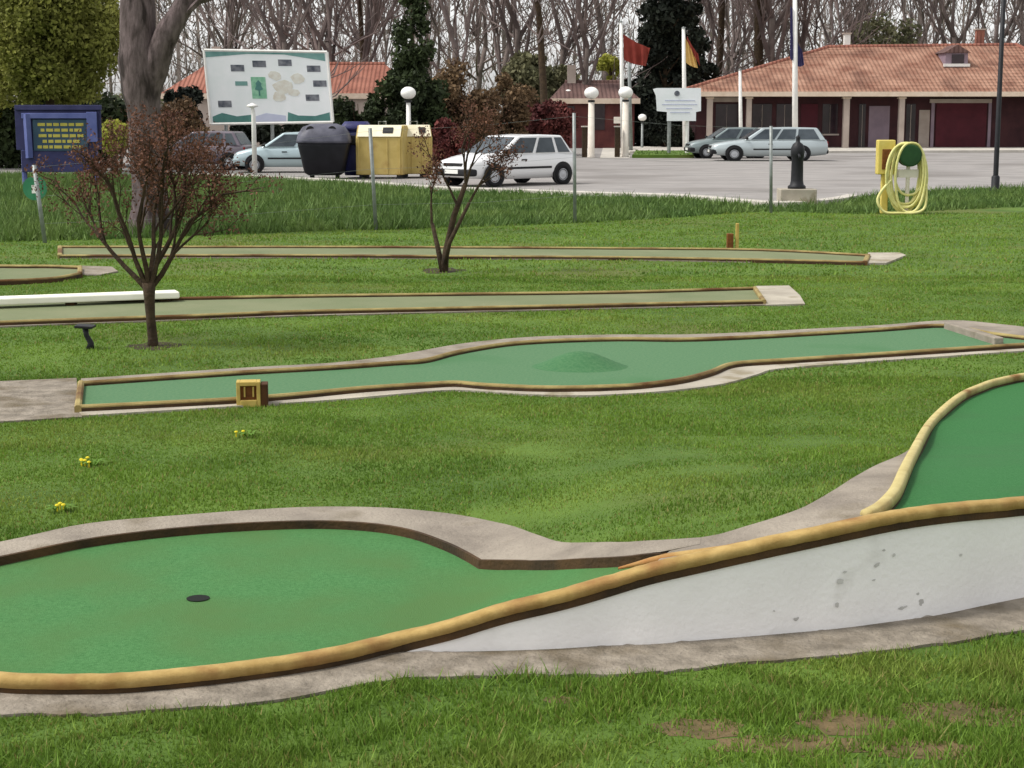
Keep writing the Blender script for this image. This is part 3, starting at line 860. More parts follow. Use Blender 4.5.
# ------------------------------------------------------------------ fence
fp = [gp(45, 243), gp(376, 230), gp(575, 223), gp(771, 213)]
fe = thing('wire_fence', 'thin wire fence on slim grey posts along the tall grass verge', 'fence', fp[1])
tops = [(34, 165), (370, 128), (574, 113), (771, 126)]
tp = []
for p, (a, b) in zip(fp, tops):
    q = pt(a, b, p.y); tp.append(q)
    mb = MB(); mb.tube([p, q], 0.034, 10); mb.build('post', M['steel'], fe, smooth=True, world=True)
for h in (0.25, 0.6, 0.97):
    for i in range(3):
        a = fp[i].lerp(tp[i], h); b = fp[i + 1].lerp(tp[i + 1], h)
        mid = (a + b) / 2 - Vector((0, 0, .05))
        mb = MB(); mb.tube([a, mid, b], 0.0018, 4, False); mb.build('wire', M['steel'], fe, world=True)
c = pt(36, 188, 28.0)
r = thing('round_sign', 'small round green sign on the leaning fence post at the left', 'sign', c)
k = 28.0 / F
mb = MB(); mb.lathe((0, -.06, 0), [(0.001, -.01), (12 * k, -.01), (12 * k, .01), (.001, .01)], 24, 'Y'); mb.build('disc', M['discgreen'], r)
mb = MB(); mb.box((-1 * k, -.075, -1 * k), (4 * k, .006, 8 * k)); mb.build('white_mark', M['whitemetal'], r)

# ------------------------------------------------------------------ branches and foliage
def grow(mt, mc, rg, p, d, L, r, depth, maxd, spread=0.6, up=0.25, tips=None, nch=(3, 4), ratio=0.68, sides=6):
    P = [Vector(p)]; rad = [r]; dd = Vector(d).normalized()
    ns = 4 if depth < 2 else 3
    for i in range(ns):
        dd = (dd + Vector((rg.uniform(-1, 1), rg.uniform(-1, 1), rg.uniform(-.6, 1))) * 0.16 + Vector((0, 0, up * 0.15))).normalized()
        P.append(P[-1] + dd * L / ns); rad.append(r * (1 - 0.45 * (i + 1) / ns))
    (mt if depth < 1 else mc).tube(P, rad, max(3, sides - depth), cap=depth == 0)
    if depth >= maxd:
        if tips is not None: tips.append((P[-1], dd)); tips.append((P[-2], dd))
        return
    for k in range(rg.randint(*nch)):
        t = rg.uniform(.45, 1.0) if k else 1.0
        q = min(int(t * ns), ns - 1); base = P[q].lerp(P[q + 1], t * ns - q) if q < ns else P[-1]
        ax = dd.orthogonal().normalized(); ax.rotate(Matrix.Rotation(rg.random() * 6.28, 3, dd))
        nd = dd.copy(); nd.rotate(Matrix.Rotation(spread * rg.uniform(.5, 1.2), 3, ax))
        nd = (nd + Vector((0, 0, up))).normalized()
        grow(mt, mc, rg, base, nd, L * ratio * rg.uniform(.8, 1.2), r * (.62 if k == 0 else .5), depth + 1, maxd, spread, up, tips, nch, ratio, sides)

def leaf_cloud(C, n, size, rgn, spreadz=1.0):
    """n leaf faces spread through clumps C = [(centre, radius)]"""
    cs = np.array([list(c) for c, r in C]); rs_ = np.array([r for c, r in C])
    w = rs_ ** 2; idx = rgn.choice(len(C), n, p=w / w.sum())
    u = rgn.normal(size=(n, 3)); u /= np.linalg.norm(u, axis=1)[:, None]
    rr = rgn.random(n) ** 0.45
    P = cs[idx] + u * (rs_[idx] * rr)[:, None] * np.array([1, 1, spreadz])
    a = rgn.normal(size=(n, 3)); a /= np.linalg.norm(a, axis=1)[:, None]
    b = np.cross(a, rgn.normal(size=(n, 3))); b /= np.linalg.norm(b, axis=1)[:, None]
    s = size * (.55 + .9 * rgn.random(n))[:, None]
    V = np.stack([P - a * s, P + b * s * .55, P + a * s, P - b * s * .55], 1)
    return V.reshape(-1, 3)

def clumps(rg, c, rx, ry, rz, n, rc):
    out = []
    for _ in range(n):
        while True:
            v = Vector((rg.uniform(-1, 1), rg.uniform(-1, 1), rg.uniform(-1, 1)))
            if v.length <= 1: break
        out.append((Vector(c) + Vector((v.x * rx, v.y * ry, v.z * rz)), rc * rg.uniform(.6, 1.3)))
    return out

# small red-budded tree in the lawn
c = gp(153, 346)
tr = thing('small_tree', 'small bare tree with red brown buds standing in the lawn at left', 'tree', c)
k = c.y / F
rg = random.Random(8)
mt, mc = MB(), MB(); tips = []
mt.tube([(0, 0, -.05), (0.0, 0, 8 * k), (-1.5 * k, 0, 30 * k), (-2 * k, 0, 50 * k), (-2 * k, 0, 64 * k)], [6 * k, 5 * k, 4.6 * k, 5.5 * k, 7 * k], 10)
for (dx, dz, dy) in [(-68, 94, .1), (70, 108, .2), (92, 86, -.1), (-40, 118, -.3), (0, 128, .4), (40, 122, -.3), (-14, 112, -.5)]:
    dv = Vector((dx * k, dy * .8, dz * k))
    grow(mc, mc, rg, (-2 * k, 0, rg.uniform(50, 70) * k), dv, dv.length * rg.uniform(.52, .66), 3.2 * k, 1, 4, .55, .1, tips, (3, 4), .64, 6)
mt.build('trunk', M['bark_dark'], tr, smooth=True)
mc.build('branches', M['bark_dark'], tr)
rgn = np.random.default_rng(4)
pts_ = [(p + Vector((rg.gauss(0, .07), rg.gauss(0, .07), rg.gauss(0, .07))), .09) for p, d in tips]
np_mesh('crown', leaf_cloud(pts_, 10000, .0145, rgn), 4, M['bud'], tr)

# forked sapling
c = gp(444, 272)
tr = thing('small_tree', 'thin forked sapling with sparse dark red buds in front of the white hatchback', 'tree', c)
k = c.y / F
mt, mc = MB(), MB(); tips = []
mt.tube([(0, 0, -.05), (2 * k, 0, 20 * k), (10 * k, 0.05, 55 * k), (22 * k, 0, 88 * k)], [4 * k, 3.4 * k, 3 * k, 2.4 * k], 8)
mt.tube([(-1 * k, 0, 0), (-6 * k, 0.1, 22 * k), (-12 * k, .15, 48 * k)], [3.4 * k, 2.6 * k, 1.8 * k], 8)
mt.tube([(0, 0, 4 * k), (6 * k, -.1, 30 * k), (26 * k, -.2, 70 * k)], [2.6 * k, 2.2 * k, 1.6 * k], 8)
rg = random.Random(21)
for bx, bz, dx, dz in [(22, 86, -4, 60), (22, 86, 24, 55), (14, 66, -26, 55), (26, 70, 34, 52), (22, 86, 8, 72), (-12, 48, -8, 50)]:
    dv = Vector((dx * k, rg.uniform(-.2, .2), dz * k))
    grow(mc, mc, rg, (bx * k, 0, bz * k), dv, dv.length * .6, 1.5 * k, 1, 4, .6, .12, tips, (2, 4), .6, 6)
mt.build('trunk', M['bark_dark'], tr, smooth=True); mc.build('branches', M['bark_dark'], tr)
pts_ = [(p + Vector((rg.gauss(0, .06), rg.gauss(0, .06), rg.gauss(0, .06))), .09) for p, d in tips if p.z > 82 * k]
np_mesh('crown', leaf_cloud(pts_, 3000, .017, rgn), 4, M['bud'], tr)

# big old trunk at the left
c = gp(150, 234)
tr = thing('big_tree', 'big old grey tree trunk forking behind the small budding tree', 'tree', c)
k = c.y / F
mt = MB()
def knob(P, Rr, seed):
    rgk = random.Random(seed); PP = catmull(P, 4); RR = np.interp(np.linspace(0, 1, len(PP)), np.linspace(0, 1, len(Rr)), Rr)
    return PP, [r_ * rgk.uniform(.94, 1.07) for r_ in RR]
P, Rr = knob([Vector((0, 0, -.1)), Vector((1 * k, 0, 40 * k)), Vector((-1 * k, 0, 110 * k)), Vector((-6 * k, 0, 170 * k)), Vector((-6 * k, 0.1, 240 * k)), Vector((-16 * k, .2, 330 * k))], [24 * k, 17 * k, 17 * k, 19 * k, 16 * k, 11 * k], 1)
mt.tube(P, Rr, 14)
P, Rr = knob([Vector((-2 * k, 0, 120 * k)), Vector((10 * k, -.05, 160 * k)), Vector((24 * k, -.1, 195 * k)), Vector((42 * k, 0, 225 * k)), Vector((70 * k, .1, 280 * k))], [13 * k, 13 * k, 12 * k, 10 * k, 7 * k], 2)
mt.tube(P, Rr, 12)
mt.build('trunk', M['bark'], tr, smooth=True)
mc = MB(); rg = random.Random(2)
for P0, d0 in [((42 * k, 0, 225 * k), (1, .2, .35)), ((70 * k, .1, 280 * k), (.7, 0, 1)), ((-14 * k, .2, 320 * k), (-.5, 0, 1)), ((24 * k, 0, 200 * k), (.9, -.3, .5)), ((-8 * k, 0, 235 * k), (-1, .3, .6))]:
    grow(mc, mc, rg, P0, d0, 1.4, .07, 1, 4, .6, .1, None, (3, 4), .7, 6)
mc.build('branches', M['bark'], tr)

# leafy evergreens and shrubs in the background
def shrub(name, label, cat, px, ptop, pbase, wpx, Y, m, n, size, seed, nc=40, group=None, trunk=True, cone=False, rc=None, zlo=None):
    rg = random.Random(seed); rgn = np.random.default_rng(seed)
    base = Vector((xat(px, Y), Y, 0)); k = Y / F
    r = thing(name, label, cat, base, group)
    zt = zat(ptop, Y); zb = max(zat(pbase, Y), 0.0)
    hw = wpx / 2 * k
    if cone:
        C = []
        for i in range(nc):
            t = rg.random() ** 1.3
            a = rg.random() * 6.28; q = hw * (1 - t) * math.sqrt(rg.random())
            C.append((Vector((q * math.cos(a), q * math.sin(a), zb + (zt - zb) * t)), (rc or hw * .35) * (1 - .6 * t)))
    else:
        zc = (zt + zb) / 2; rz = (zt - zb) / 2
        C = clumps(rg, (0, 0, zc), hw * .85, min(hw, 3.5) * .85, rz * .85, nc, rc or min(hw, rz) * .35)
    np_mesh('crown' if trunk else 'foliage', leaf_cloud(C, n, size, rgn), 4, m, r)
    mt = MB()
    if trunk:
        mt.tube([(0, 0, -.1), (.05, 0, zb * .6 + .3), (-.05, .05, zb + (zt - zb) * .7)], [.16 + hw * .04, .13 + hw * .02, .04], 8)
        for _ in range(7):
            z0 = zb + (zt - zb) * rg.uniform(.05, .5); a = rg.random() * 6.28
            mt.tube([(0, 0, z0), (hw * .5 * math.cos(a), hw * .4 * math.sin(a), z0 + hw * .4)], [.07, .025], 5)
        mt.build('trunk', M['bark_dark'], r)
    else:
        for _ in range(9):
            a = rg.random() * 6.28
            mt.tube([(0.1 * math.cos(a), .1 * math.sin(a), -.05), (hw * .6 * math.cos(a), min(hw, 2) * .5 * math.sin(a), zt * rg.uniform(.5, .85))], [.04, .012], 5)
        mt.build('stems', M['bark_dark'], r)
    return r

shrub('leafy_tree', 'dense olive green tree filling the corner above the blue notice board', 'tree', 52, -45, 112, 150, 60, M['olive'], 60000, .085, 31, 80, rc=.75)
shrub('leafy_tree', 'olive green tree cut off by the left edge behind the blue notice board', 'tree', -30, -30, 118, 130, 64, M['olive'], 30000, .09, 32, 50, rc=.8)
shrub('hedge', 'dark hedge under the olive tree behind the blue notice board', 'hedge', 60, 100, 168, 210, 66, M['darkgreen'], 16000, .13, 33, 60, trunk=False, rc=.7)
shrub('shrub', 'lit yellow green shrub just right of the blue notice board', 'shrub', 117, 119, 156, 32, 56, M['limeleaf'], 3500, .07, 34, 18, trunk=False)
shrub('shrub', 'dark evergreen shrub between the forked trunk and the map board', 'shrub', 188, 74, 160, 44, 74, M['blackgreen'], 8000, .12, 35, 30, trunk=False)
shrub('shrub', 'brown winter shrub below the forked trunk by the parked mauve car', 'shrub', 178, 100, 172, 90, 66, M['brownleaf'], 9000, .08, 36, 30, trunk=False)
shrub('hedge', 'dark hedge under the white map board', 'hedge', 275, 112, 168, 150, 72, M['blackgreen'], 12000, .13, 37, 50, trunk=False)
shrub('shrub', 'dark green shrub under the orange roof behind the recycling bins', 'shrub', 362, 92, 165, 66, 72, M['darkgreen'], 10000, .11, 38, 36, trunk=False)
shrub('conifer', 'dark green conifer beside the round lamp above the yellow bin', 'conifer', 414, -60, 150, 74, 72, M['darkgreen'], 20000, .12, 39, 70, cone=True, rc=.7)
shrub('shrub', 'tall brown winter shrub between the conifer and the white hatchback', 'shrub', 462, 58, 160, 78, 76, M['brownleaf'], 11000, .10, 40, 40, trunk=False)
shrub('shrub', 'brown shrub above the bonnet of the white hatchback', 'shrub', 508, 72, 158, 60, 80, M['brownleaf'], 9000, .10, 41, 34, trunk=False)
shrub('shrub', 'low dark red shrub behind the yellow recycling bin', 'shrub', 448, 122, 166, 66, 66, M['redleaf'], 7000, .09, 42, 26, trunk=False)
shrub('shrub', 'dark red shrub behind the roof of the white hatchback', 'shrub', 545, 98, 156, 64, 84, M['redleaf'], 9000, .10, 43, 34, trunk=False)
shrub('leafy_tree', 'grey green tree behind the dark red shrub and brick house', 'tree', 545, 48, 120, 80, 112, M['greyleaf'], 8000, .18, 44, 30)
shrub('leafy_tree', 'small yellow green tree left of the red flag', 'tree', 610, 52, 92, 26, 108, M['limeleaf'], 2600, .13, 45, 16)
shrub('conifer', 'tall blackish conifer behind the red flag and white notice sign', 'conifer', 664, -90, 140, 90, 104, M['blackgreen'], 24000, .17, 46, 80, cone=True, rc=1.1)
shrub('conifer', 'blackish conifer just left of the long roof', 'conifer', 694, -20, 130, 46, 108, M['blackgreen'], 9000, .17, 47, 40, cone=True, rc=.8)
shrub('hedge', 'dark low hedge behind the white notice sign', 'hedge', 668, 118, 154, 70, 98, M['blackgreen'], 7000, .14, 48, 30, trunk=False)
shrub('shrub', 'grey brown shrub behind the ridge of the long roof', 'shrub', 880, 18, 100, 150, 122, M['greyleaf'], 9000, .16, 49, 40, trunk=False)

# bare woodland trees: three of them built, the rest copied
def bare_tree(seed, hgt):
    rg = random.Random(seed)
    r = thing('bare_tree', 'x', 'tree')
    mt, mc = MB(), MB()
    grow(mt, mc, rg, (0, 0, -.1), (rg.uniform(-.06, .06), 0, 1), hgt * .42, hgt * .017, 0, 4, .5, .3, None, (3, 5), .72, 8)
    # low side limbs
    for _ in range(4):
        a = rg.random() * 6.28; z0 = hgt * rg.uniform(.12, .4)
        grow(mt, mc, rg, (0, 0, z0), (math.cos(a), math.sin(a), .5), hgt * .2, hgt * .005, 2, 4, .6, .2, None, (3, 4), .72, 8)
    mt.build('trunk', M['bark_bg'], r, smooth=True); mc.build('crown', M['twig_bg'], r)
    return r
protos = [bare_tree(101, 15), bare_tree(102, 17), bare_tree(103, 14)]
rg = random.Random(77)
ROWS = [('bare grey woodland tree behind the white map board', 'bare trees behind the map board', [215, 238, 262, 290, 312, 336, 352], (96, 130)),
        ('bare grey woodland tree rising behind the orange roofed house', 'bare trees behind the orange house', [366, 384], (118, 128)),
        ('bare grey woodland tree above the white hatchback and brown shrubs', 'bare trees above the white hatchback', [432, 456, 478, 500, 520, 560, 584], (98, 135)),
        ('bare grey woodland tree behind the flagpoles left of the long roof', 'bare trees behind the flagpoles', [700, 714, 732, 742, 772, 788], (112, 132)),
        ('bare grey woodland tree behind the ridge of the long tiled roof', 'bare trees behind the long roof', [812, 836, 862, 884, 905, 930, 955, 978, 1005], (110, 135))]
first = set()
for lab, grp, pxs, (ya, yb) in ROWS:
    for px in pxs:
        Y = rg.uniform(ya, yb); i = rg.randrange(3)
        loc = (xat(px, Y), Y, 0); sc = rg.uniform(.85, 1.2)
        if i not in first:
            first.add(i); o = protos[i]; o.location = loc; o.rotation_euler = (0, 0, rg.random() * 6.28); o.scale = (sc,) * 3
            o['label'] = lab; o['group'] = grp
        else:
            copy_tree(protos[i], loc, rg.random() * 6.28, sc, lab, grp)
def thick_tree(px, w, Y, lean, lab, m, seed):
    k = Y / F; rg = random.Random(seed); r = thing('bare_tree', lab, 'tree', (xat(px, Y), Y, 0), 'thick bare trees in front of the wood')
    mt, mc = MB(), MB()
    P = [Vector((0, 0, -.1)), Vector((lean * .2, 0, 3)), Vector((lean * .6 + .1, .2, 7)), Vector((lean, 0, 11))]
    PP = catmull(P, 5); mt.tube(PP, [w * k * .55 * (1 - .4 * q / len(PP)) for q in range(len(PP))], 10)
    for q in range(10):
        z = rg.uniform(5, 10.5); a = rg.random() * 6.28
        grow(mc, mc, rg, (lean * z / 11, 0, z), (math.cos(a), math.sin(a), .9), 2.2, w * k * .12, 1, 4, .5, .2, None, (3, 4), .7, 6)
    mt.build('trunk', M[m], r, smooth=True); mc.build('crown', M['twig_bg'], r)
thick_tree(547, 8, 92, -.9, 'thick dark leaning trunk of a bare tree above the white hatchback', 'bark_dark', 1)
thick_tree(757, 11, 112, -.2, 'thick dark straight trunk of a bare tree between two flagpoles', 'bark_dark', 2)
thick_tree(612, 7, 112, -1.4, 'pale leaning bare tree left of the red flag', 'bark_bg', 3)
thick_tree(715, 8, 114, .3, 'dark bare trunk just right of the yellow flag', 'bark_dark', 4)
thick_tree(366, 6, 108, -.5, 'dark thin leaning trunk above the orange roof', 'bark_dark', 5)

# far-off wood that reads as one mass
rgn = np.random.default_rng(5)
n = 22000
x = rgn.uniform(-62, 62, n); y = rgn.uniform(138, 200, n); z = rgn.random(n) ** 0.8 * 19
d = np.stack([rgn.normal(0, .5, n), rgn.normal(0, .4, n), np.abs(rgn.normal(.8, .5, n))], 1); d /= np.linalg.norm(d, axis=1)[:, None]
L_ = rgn.uniform(.8, 3.2, n)[:, None]; w_ = (rgn.uniform(.025, .07, n))[:, None]
P0 = np.stack([x, y, z], 1); sd = np.stack([d[:, 2], np.zeros(n), -d[:, 0]], 1); sd /= np.linalg.norm(sd, axis=1)[:, None]
V1 = np.stack([P0 - sd * w_, P0 + sd * w_, P0 + d * L_], 1).reshape(-1, 3)
nt_ = 60
x = rgn.uniform(-62, 62, nt_); y = rgn.uniform(138, 200, nt_); ww = rgn.uniform(.08, .26, nt_); ln = rgn.normal(0, .8, nt_)
V2 = np.stack([np.stack([x - ww, y, 0 * x], 1), np.stack([x + ww, y, 0 * x], 1), np.stack([x + ln, y + rgn.normal(0, .5, nt_), 0 * x + 24], 1)], 1).reshape(-1, 3)
V3 = np.stack([np.stack([x, y - ww, 0 * x], 1), np.stack([x, y + ww, 0 * x], 1), np.stack([x + ln, y, 0 * x + 24], 1)], 1).reshape(-1, 3)
tag(np_mesh('woods', np.concatenate([V1, V2, V3]), 3, M['twig_woods']), kind='stuff')
C = [(Vector((rgn.uniform(-60, 60), rgn.uniform(136, 150), rgn.uniform(.3, 2.6))), rgn.uniform(.8, 1.8)) for _ in range(150)]
tag(np_mesh('undergrowth', leaf_cloud(C, 30000, .2, rgn), 4, M['greyleaf']), kind='stuff')

# ------------------------------------------------------------------ cars
def wheel(parent, x, y, rad, side, rimm):
    r = bpy.data.objects.new('wheel', None); COL.objects.link(r); r.parent = parent; r.location = (x, y, rad)
    mb = MB(); w = .09
    mb.lathe((0, 0, 0), [(rad * .62, -w), (rad * .93, -w), (rad, -w * .7), (rad, w * .7), (rad * .93, w), (rad * .62, w), (rad * .62, -w)], 24, 'Y')
    mb.build('tyre', M['rubber'], r, smooth=True)
    mb = MB(); s = side
    mb.lathe((0, 0, 0), [(rad * .63, w * .55 * s), (rad * .6, w * .86 * s), (rad * .5, w * .72 * s), (rad * .2, w * .9 * s), (.001, w * .95 * s)], 20, 'Y')
    mb.build('rim', M[rimm], r, smooth=True)

def bil(q, u, v):
    return q[0] * (1 - u) * (1 - v) + q[1] * u * (1 - v) + q[2] * u * v + q[3] * (1 - u) * v

def car(name, label, paint, loc, rz, kind='hatch', trimbump=True, rimm='rim', group=None):
    r = thing(name, label, 'car', loc, group)
    if kind == 'hatch':
        L, st = 3.7, [(-1.85, .70, .36, .78), (-1.80, .77, .26, .88), (-1.3, .80, .2, .91), (-.4, .80, .2, .90), (.5, .80, .2, .88), (.92, .79, .2, .875), (1.35, .76, .22, .80), (1.68, .70, .25, .72), (1.80, .66, .29, .66), (1.85, .60, .36, .57)]
        gh = dict(rb=-1.74, rt=-1.42, ft=.12, fb=.92, zb=.87, zt=1.40, wb=.75, wt=.60); wx = (1.13, -1.28); rad = .285
        wins = [(.06, .42), (.47, .74), (.79, .95)]
    else:
        L, st = 4.6, [(-2.28, .74, .36, .80), (-2.22, .80, .27, .90), (-1.6, .84, .2, .93), (-.3, .84, .2, .91), (.6, .84, .2, .90), (1.0, .83, .2, .885), (1.6, .80, .22, .82), (2.05, .74, .25, .74), (2.2, .70, .3, .68), (2.28, .62, .37, .60)]
        gh = dict(rb=-2.2, rt=-1.86, ft=.30, fb=1.06, zb=.885, zt=1.44, wb=.79, wt=.62); wx = (1.42, -1.24); rad = .305
        wins = [(.07, .36), (.39, .62), (.65, .93)]
    mb = MB(); vs, fs = [], []
    cs = [(.90, 0), (1.0, .28), (1.0, .55), (.985, .80), (.93, .95), (.80, 1.0), (.4, 1.025), (0, 1.03)]
    prof = cs + [(-a, b) for a, b in reversed(cs[:-1])]
    n = len(prof)
    for x, w, zb, zt in st:
        for a, b in prof: vs.append((x, a * w, zb + (zt - zb) * b))
    for i in range(len(st) - 1):
        for q in range(n - 1):
            fs.append((i * n + q, i * n + q + 1, (i + 1) * n + q + 1, (i + 1) * n + q))
        fs.append((i * n + n - 1, i * n, (i + 1) * n, (i + 1) * n + n - 1))
    fs += [tuple(range(n)), tuple((len(st) - 1) * n + q for q in range(n - 1, -1, -1))]
    mb.add(vs, fs); mb.build('body', paint, r, smooth=True, bevel=0)
    # cabin
    g = gh; mb = MB()
    def corner(x, y, z): return Vector((x, y, z))
    BL = [corner(g['fb'], s * g['wb'], g['zb'] - .02) for s in (1, -1)] + [corner(g['rb'], s * g['wb'], g['zb'] - .02) for s in (1, -1)]
    TL = [corner(g['ft'], s * g['wt'], g['zt'] - .03) for s in (1, -1)] + [corner(g['rt'], s * g['wt'], g['zt'] - .03) for s in (1, -1)]
    mid = [corner((g['ft'] + g['rt']) / 2, s * (g['wt'] - .004), g['zt']) for s in (1, -1)]
    mb.add(BL + TL + mid, [(0, 2, 6, 8, 4), (1, 5, 9, 7, 3), (0, 4, 5, 1), (2, 3, 7, 6), (4, 8, 9, 5), (8, 6, 7, 9), (0, 1, 3, 2)])
    mb.build('cabin', paint, r, bevel=.05, seg=3)
    # windows
    for s in (1, -1):
        q = [BL[0 if s == 1 else 1], BL[2 if s == 1 else 3], TL[2 if s == 1 else 3], TL[0 if s == 1 else 1]]
        nrm = (q[1] - q[0]).cross(q[3] - q[0]).normalized()
        if nrm.y * s < 0: nrm = -nrm
        for u0, u1 in wins:
            mb = MB(); P = [bil(q, u0, .1) + nrm * .022, bil(q, u1, .1) + nrm * .022, bil(q, u1 - (.0 if u1 < .9 else .01), .88) + nrm * .022, bil(q, u0 + .01, .88) + nrm * .022]
            mb.extrude(P, -nrm * .018); mb.build('window', M['glass'], r)
        mb = MB(); mb.box((g['fb'] - .12, s * (g['wb'] + .10), g['zb'] + .08), (.10, .17, .11)); mb.build('mirror', M['trim'], r, bevel=.03)
        mb = MB(); mb.box((.1 - (0 if kind == 'hatch' else .1), s * (st[4][1] + .004), .72), (.18, .02, .035)); mb.build('door_handle', M['trim'], r, bevel=.005)
        mb = MB(); mb.box((-.1, s * (st[4][1] + .003), .5), (1.55, .02, .06)); mb.build('side_moulding', M['trim'], r, bevel=.008)
    for a, b, c_, d, nm in ((0, 1, 5, 4, 'windscreen'), (2, 3, 7, 6, 'rear_window')):
        A = BL + TL; q = [A[a], A[b], A[c_], A[d]]; nrm = (q[1] - q[0]).cross(q[3] - q[0]).normalized()
        if nrm.x * (1 if nm == 'windscreen' else -1) < 0: nrm = -nrm
        mb = MB(); mb.extrude([bil(q, u, v) + nrm * .022 for u, v in ((.06, .1), (.94, .1), (.94, .9), (.06, .9))], -nrm * .018); mb.build(nm, M['glass'], r)
    fx = L / 2
    for s in (1, -1):
        mb = MB(); mb.box((fx - .10, s * .53, .60), (.12, .26, .13)); mb.build('headlight', M['lamp_clear'], r, bevel=.03)
        mb = MB(); mb.box((-fx + .05, s * .64, .72), (.1, .16, .22)); mb.build('tail_light', M['lamp_red'], r, bevel=.02)
    mb = MB(); mb.box((fx - .055, 0, .60), (.12, .74, .10)); mb.build('grille', M['trim'], r, bevel=.02)
    for sx in (1, -1):
        mb = MB(); mb.box((sx * (fx - .10), 0, .40), (.26, 1.44, .2)); mb.build('bumper', M['trim'] if trimbump else paint, r, bevel=.06, seg=3)
        mb = MB(); mb.box((sx * (fx + .035), 0, .42), (.02, .5, .11)); mb.build('licence_plate', M['plate'], r)
    for x in wx:
        for s in (1, -1):
            yb = st[4][1] - .005
            mb = MB()
            mb.lathe((x, s * yb, rad + .02), [(.001, -.02), (rad + .055, -.02), (rad + .055, .012), (.001, .012)], 24, 'Y'); mb.build('wheel_arch', M['trim'], r)
            wheel(r, x, s * (yb - .055), rad, s, rimm)
    r.rotation_euler = (0, 0, rz)
    return r

def mid(a, b): return (a + b) / 2
pf, pr_ = gp(493, 188), gp(567, 184.5)
ang = math.atan2(pf.y - pr_.y, pf.x - pr_.x)
nrm = Vector((-math.sin(ang), math.cos(ang), 0))
if nrm.y < 0: nrm = -nrm
cc = mid(pf, pr_) + nrm * .72 + Vector((math.cos(ang), math.sin(ang), 0)) * .08
c_ = car('parked_car', 'white hatchback with dark bumpers parked by the grass verge', M['car_white'], (cc.x, cc.y, .02), ang - .06)
c_.scale = (1.13, 1.08, 1.03); c_.location.x -= .12
a, b = gp(742, 162), gp(808, 161); ang = math.pi + .02; cc = mid(a, b)
c_ = car('parked_car', 'silver estate car parked in front of the long tiled building', M['car_silver'], (cc.x - .05, cc.y + .75, .02), ang, 'estate', trimbump=True)
c_.scale = (1.09, 1.0, 1.0); c_.location.x -= .2
car('parked_car', 'grey green car half hidden behind the nose of the silver estate', M['car_grey'], (xat(727, 78.5), 78.5, .02), math.pi + .10, 'hatch')
car('parked_car', 'pale blue silver hatchback behind the black recycling bin', M['car_blue'], (xat(288, 60), 60, .02), math.pi + .12, 'hatch', trimbump=False)
car('parked_car', 'dull mauve car under the crown of the small budding tree', M['car_purple'], (xat(202, 63), 63, .02), math.pi - .15, 'hatch')

# ------------------------------------------------------------------ recycling bins
Y = 54.0; k = Y / F
r = thing('recycling_bin', 'big black rounded recycling bin with a grey lid beside the pale blue car', 'bin', (xat(325, Y), Y, .02))
mb = MB(); vs, fs = [], []
secs = [(.12, .50, .42), (.2, .62, .5), (.7, .72, .6), (1.05, .80, .66), (1.12, .80, .66)]
nn = 20
def rrect(a, b, z, e=.35):
    out = []
    for q in range(nn):
        t = 2 * math.pi * q / nn
        c_, s_ = math.cos(t), math.sin(t)
        out.append((a * math.copysign(abs(c_) ** e, c_), b * math.copysign(abs(s_) ** e, s_), z))
    return out
def loft(mb, rings):
    vs = [p for rg_ in rings for p in rg_]; fs = []
    for i in range(len(rings) - 1):
        for q in range(nn):
            fs.append((i * nn + q, i * nn + (q + 1) % nn, (i + 1) * nn + (q + 1) % nn, (i + 1) * nn + q))
    fs += [tuple(range(nn)), tuple((len(rings) - 1) * nn + q for q in range(nn))]
    mb.add(vs, fs)
loft(mb, [rrect(a, b, z) for z, a, b in secs]); mb.build('body', M['blackplastic'], r, smooth=True)
mb = MB(); loft(mb, [rrect(.84, .70, 1.12), rrect(.84, .70, 1.20), rrect(.80, .62, 1.42, .5), rrect(.66, .46, 1.62, .6), rrect(.40, .26, 1.72, .7)])
mb.build('lid', M['greyplastic'], r, smooth=True)
for x, s in ((-.38, 1), (.30, 1)):
    mb = MB(); mb.lathe((x, -.44, 1.52), [(.001, -.05), (.13, -.05), (.13, .03), (.001, .03)], 16, 'Y'); mb.build('opening', M['trim'], r)
for x in (-.4, .4):
    for y in (-.32, .32):
        mb = MB(); mb.lathe((x, y, .09), [(.03, -.03), (.09, -.03), (.09, .03), (.03, .03)], 14, 'X'); mb.build('wheel', M['rubber'], r)
r = thing('recycling_bin', 'dark blue recycling bin squeezed between the black and yellow bins', 'bin', (xat(357, 55), 55, .02))
mb = MB(); loft(mb, [rrect(.36, .4, .08), rrect(.42, .48, .3), rrect(.46, .52, 1.5)]); mb.build('body', M['blueplastic'], r, smooth=True)
mb = MB(); loft(mb, [rrect(.49, .55, 1.5), rrect(.49, .55, 1.6), rrect(.36, .42, 1.78, .5)]); mb.build('lid', M['blueplastic'], r, smooth=True)
mb = MB(); mb.box((0, -.53, 1.2), (.4, .05, .3)); mb.build('opening', M['trim'], r, bevel=.03)

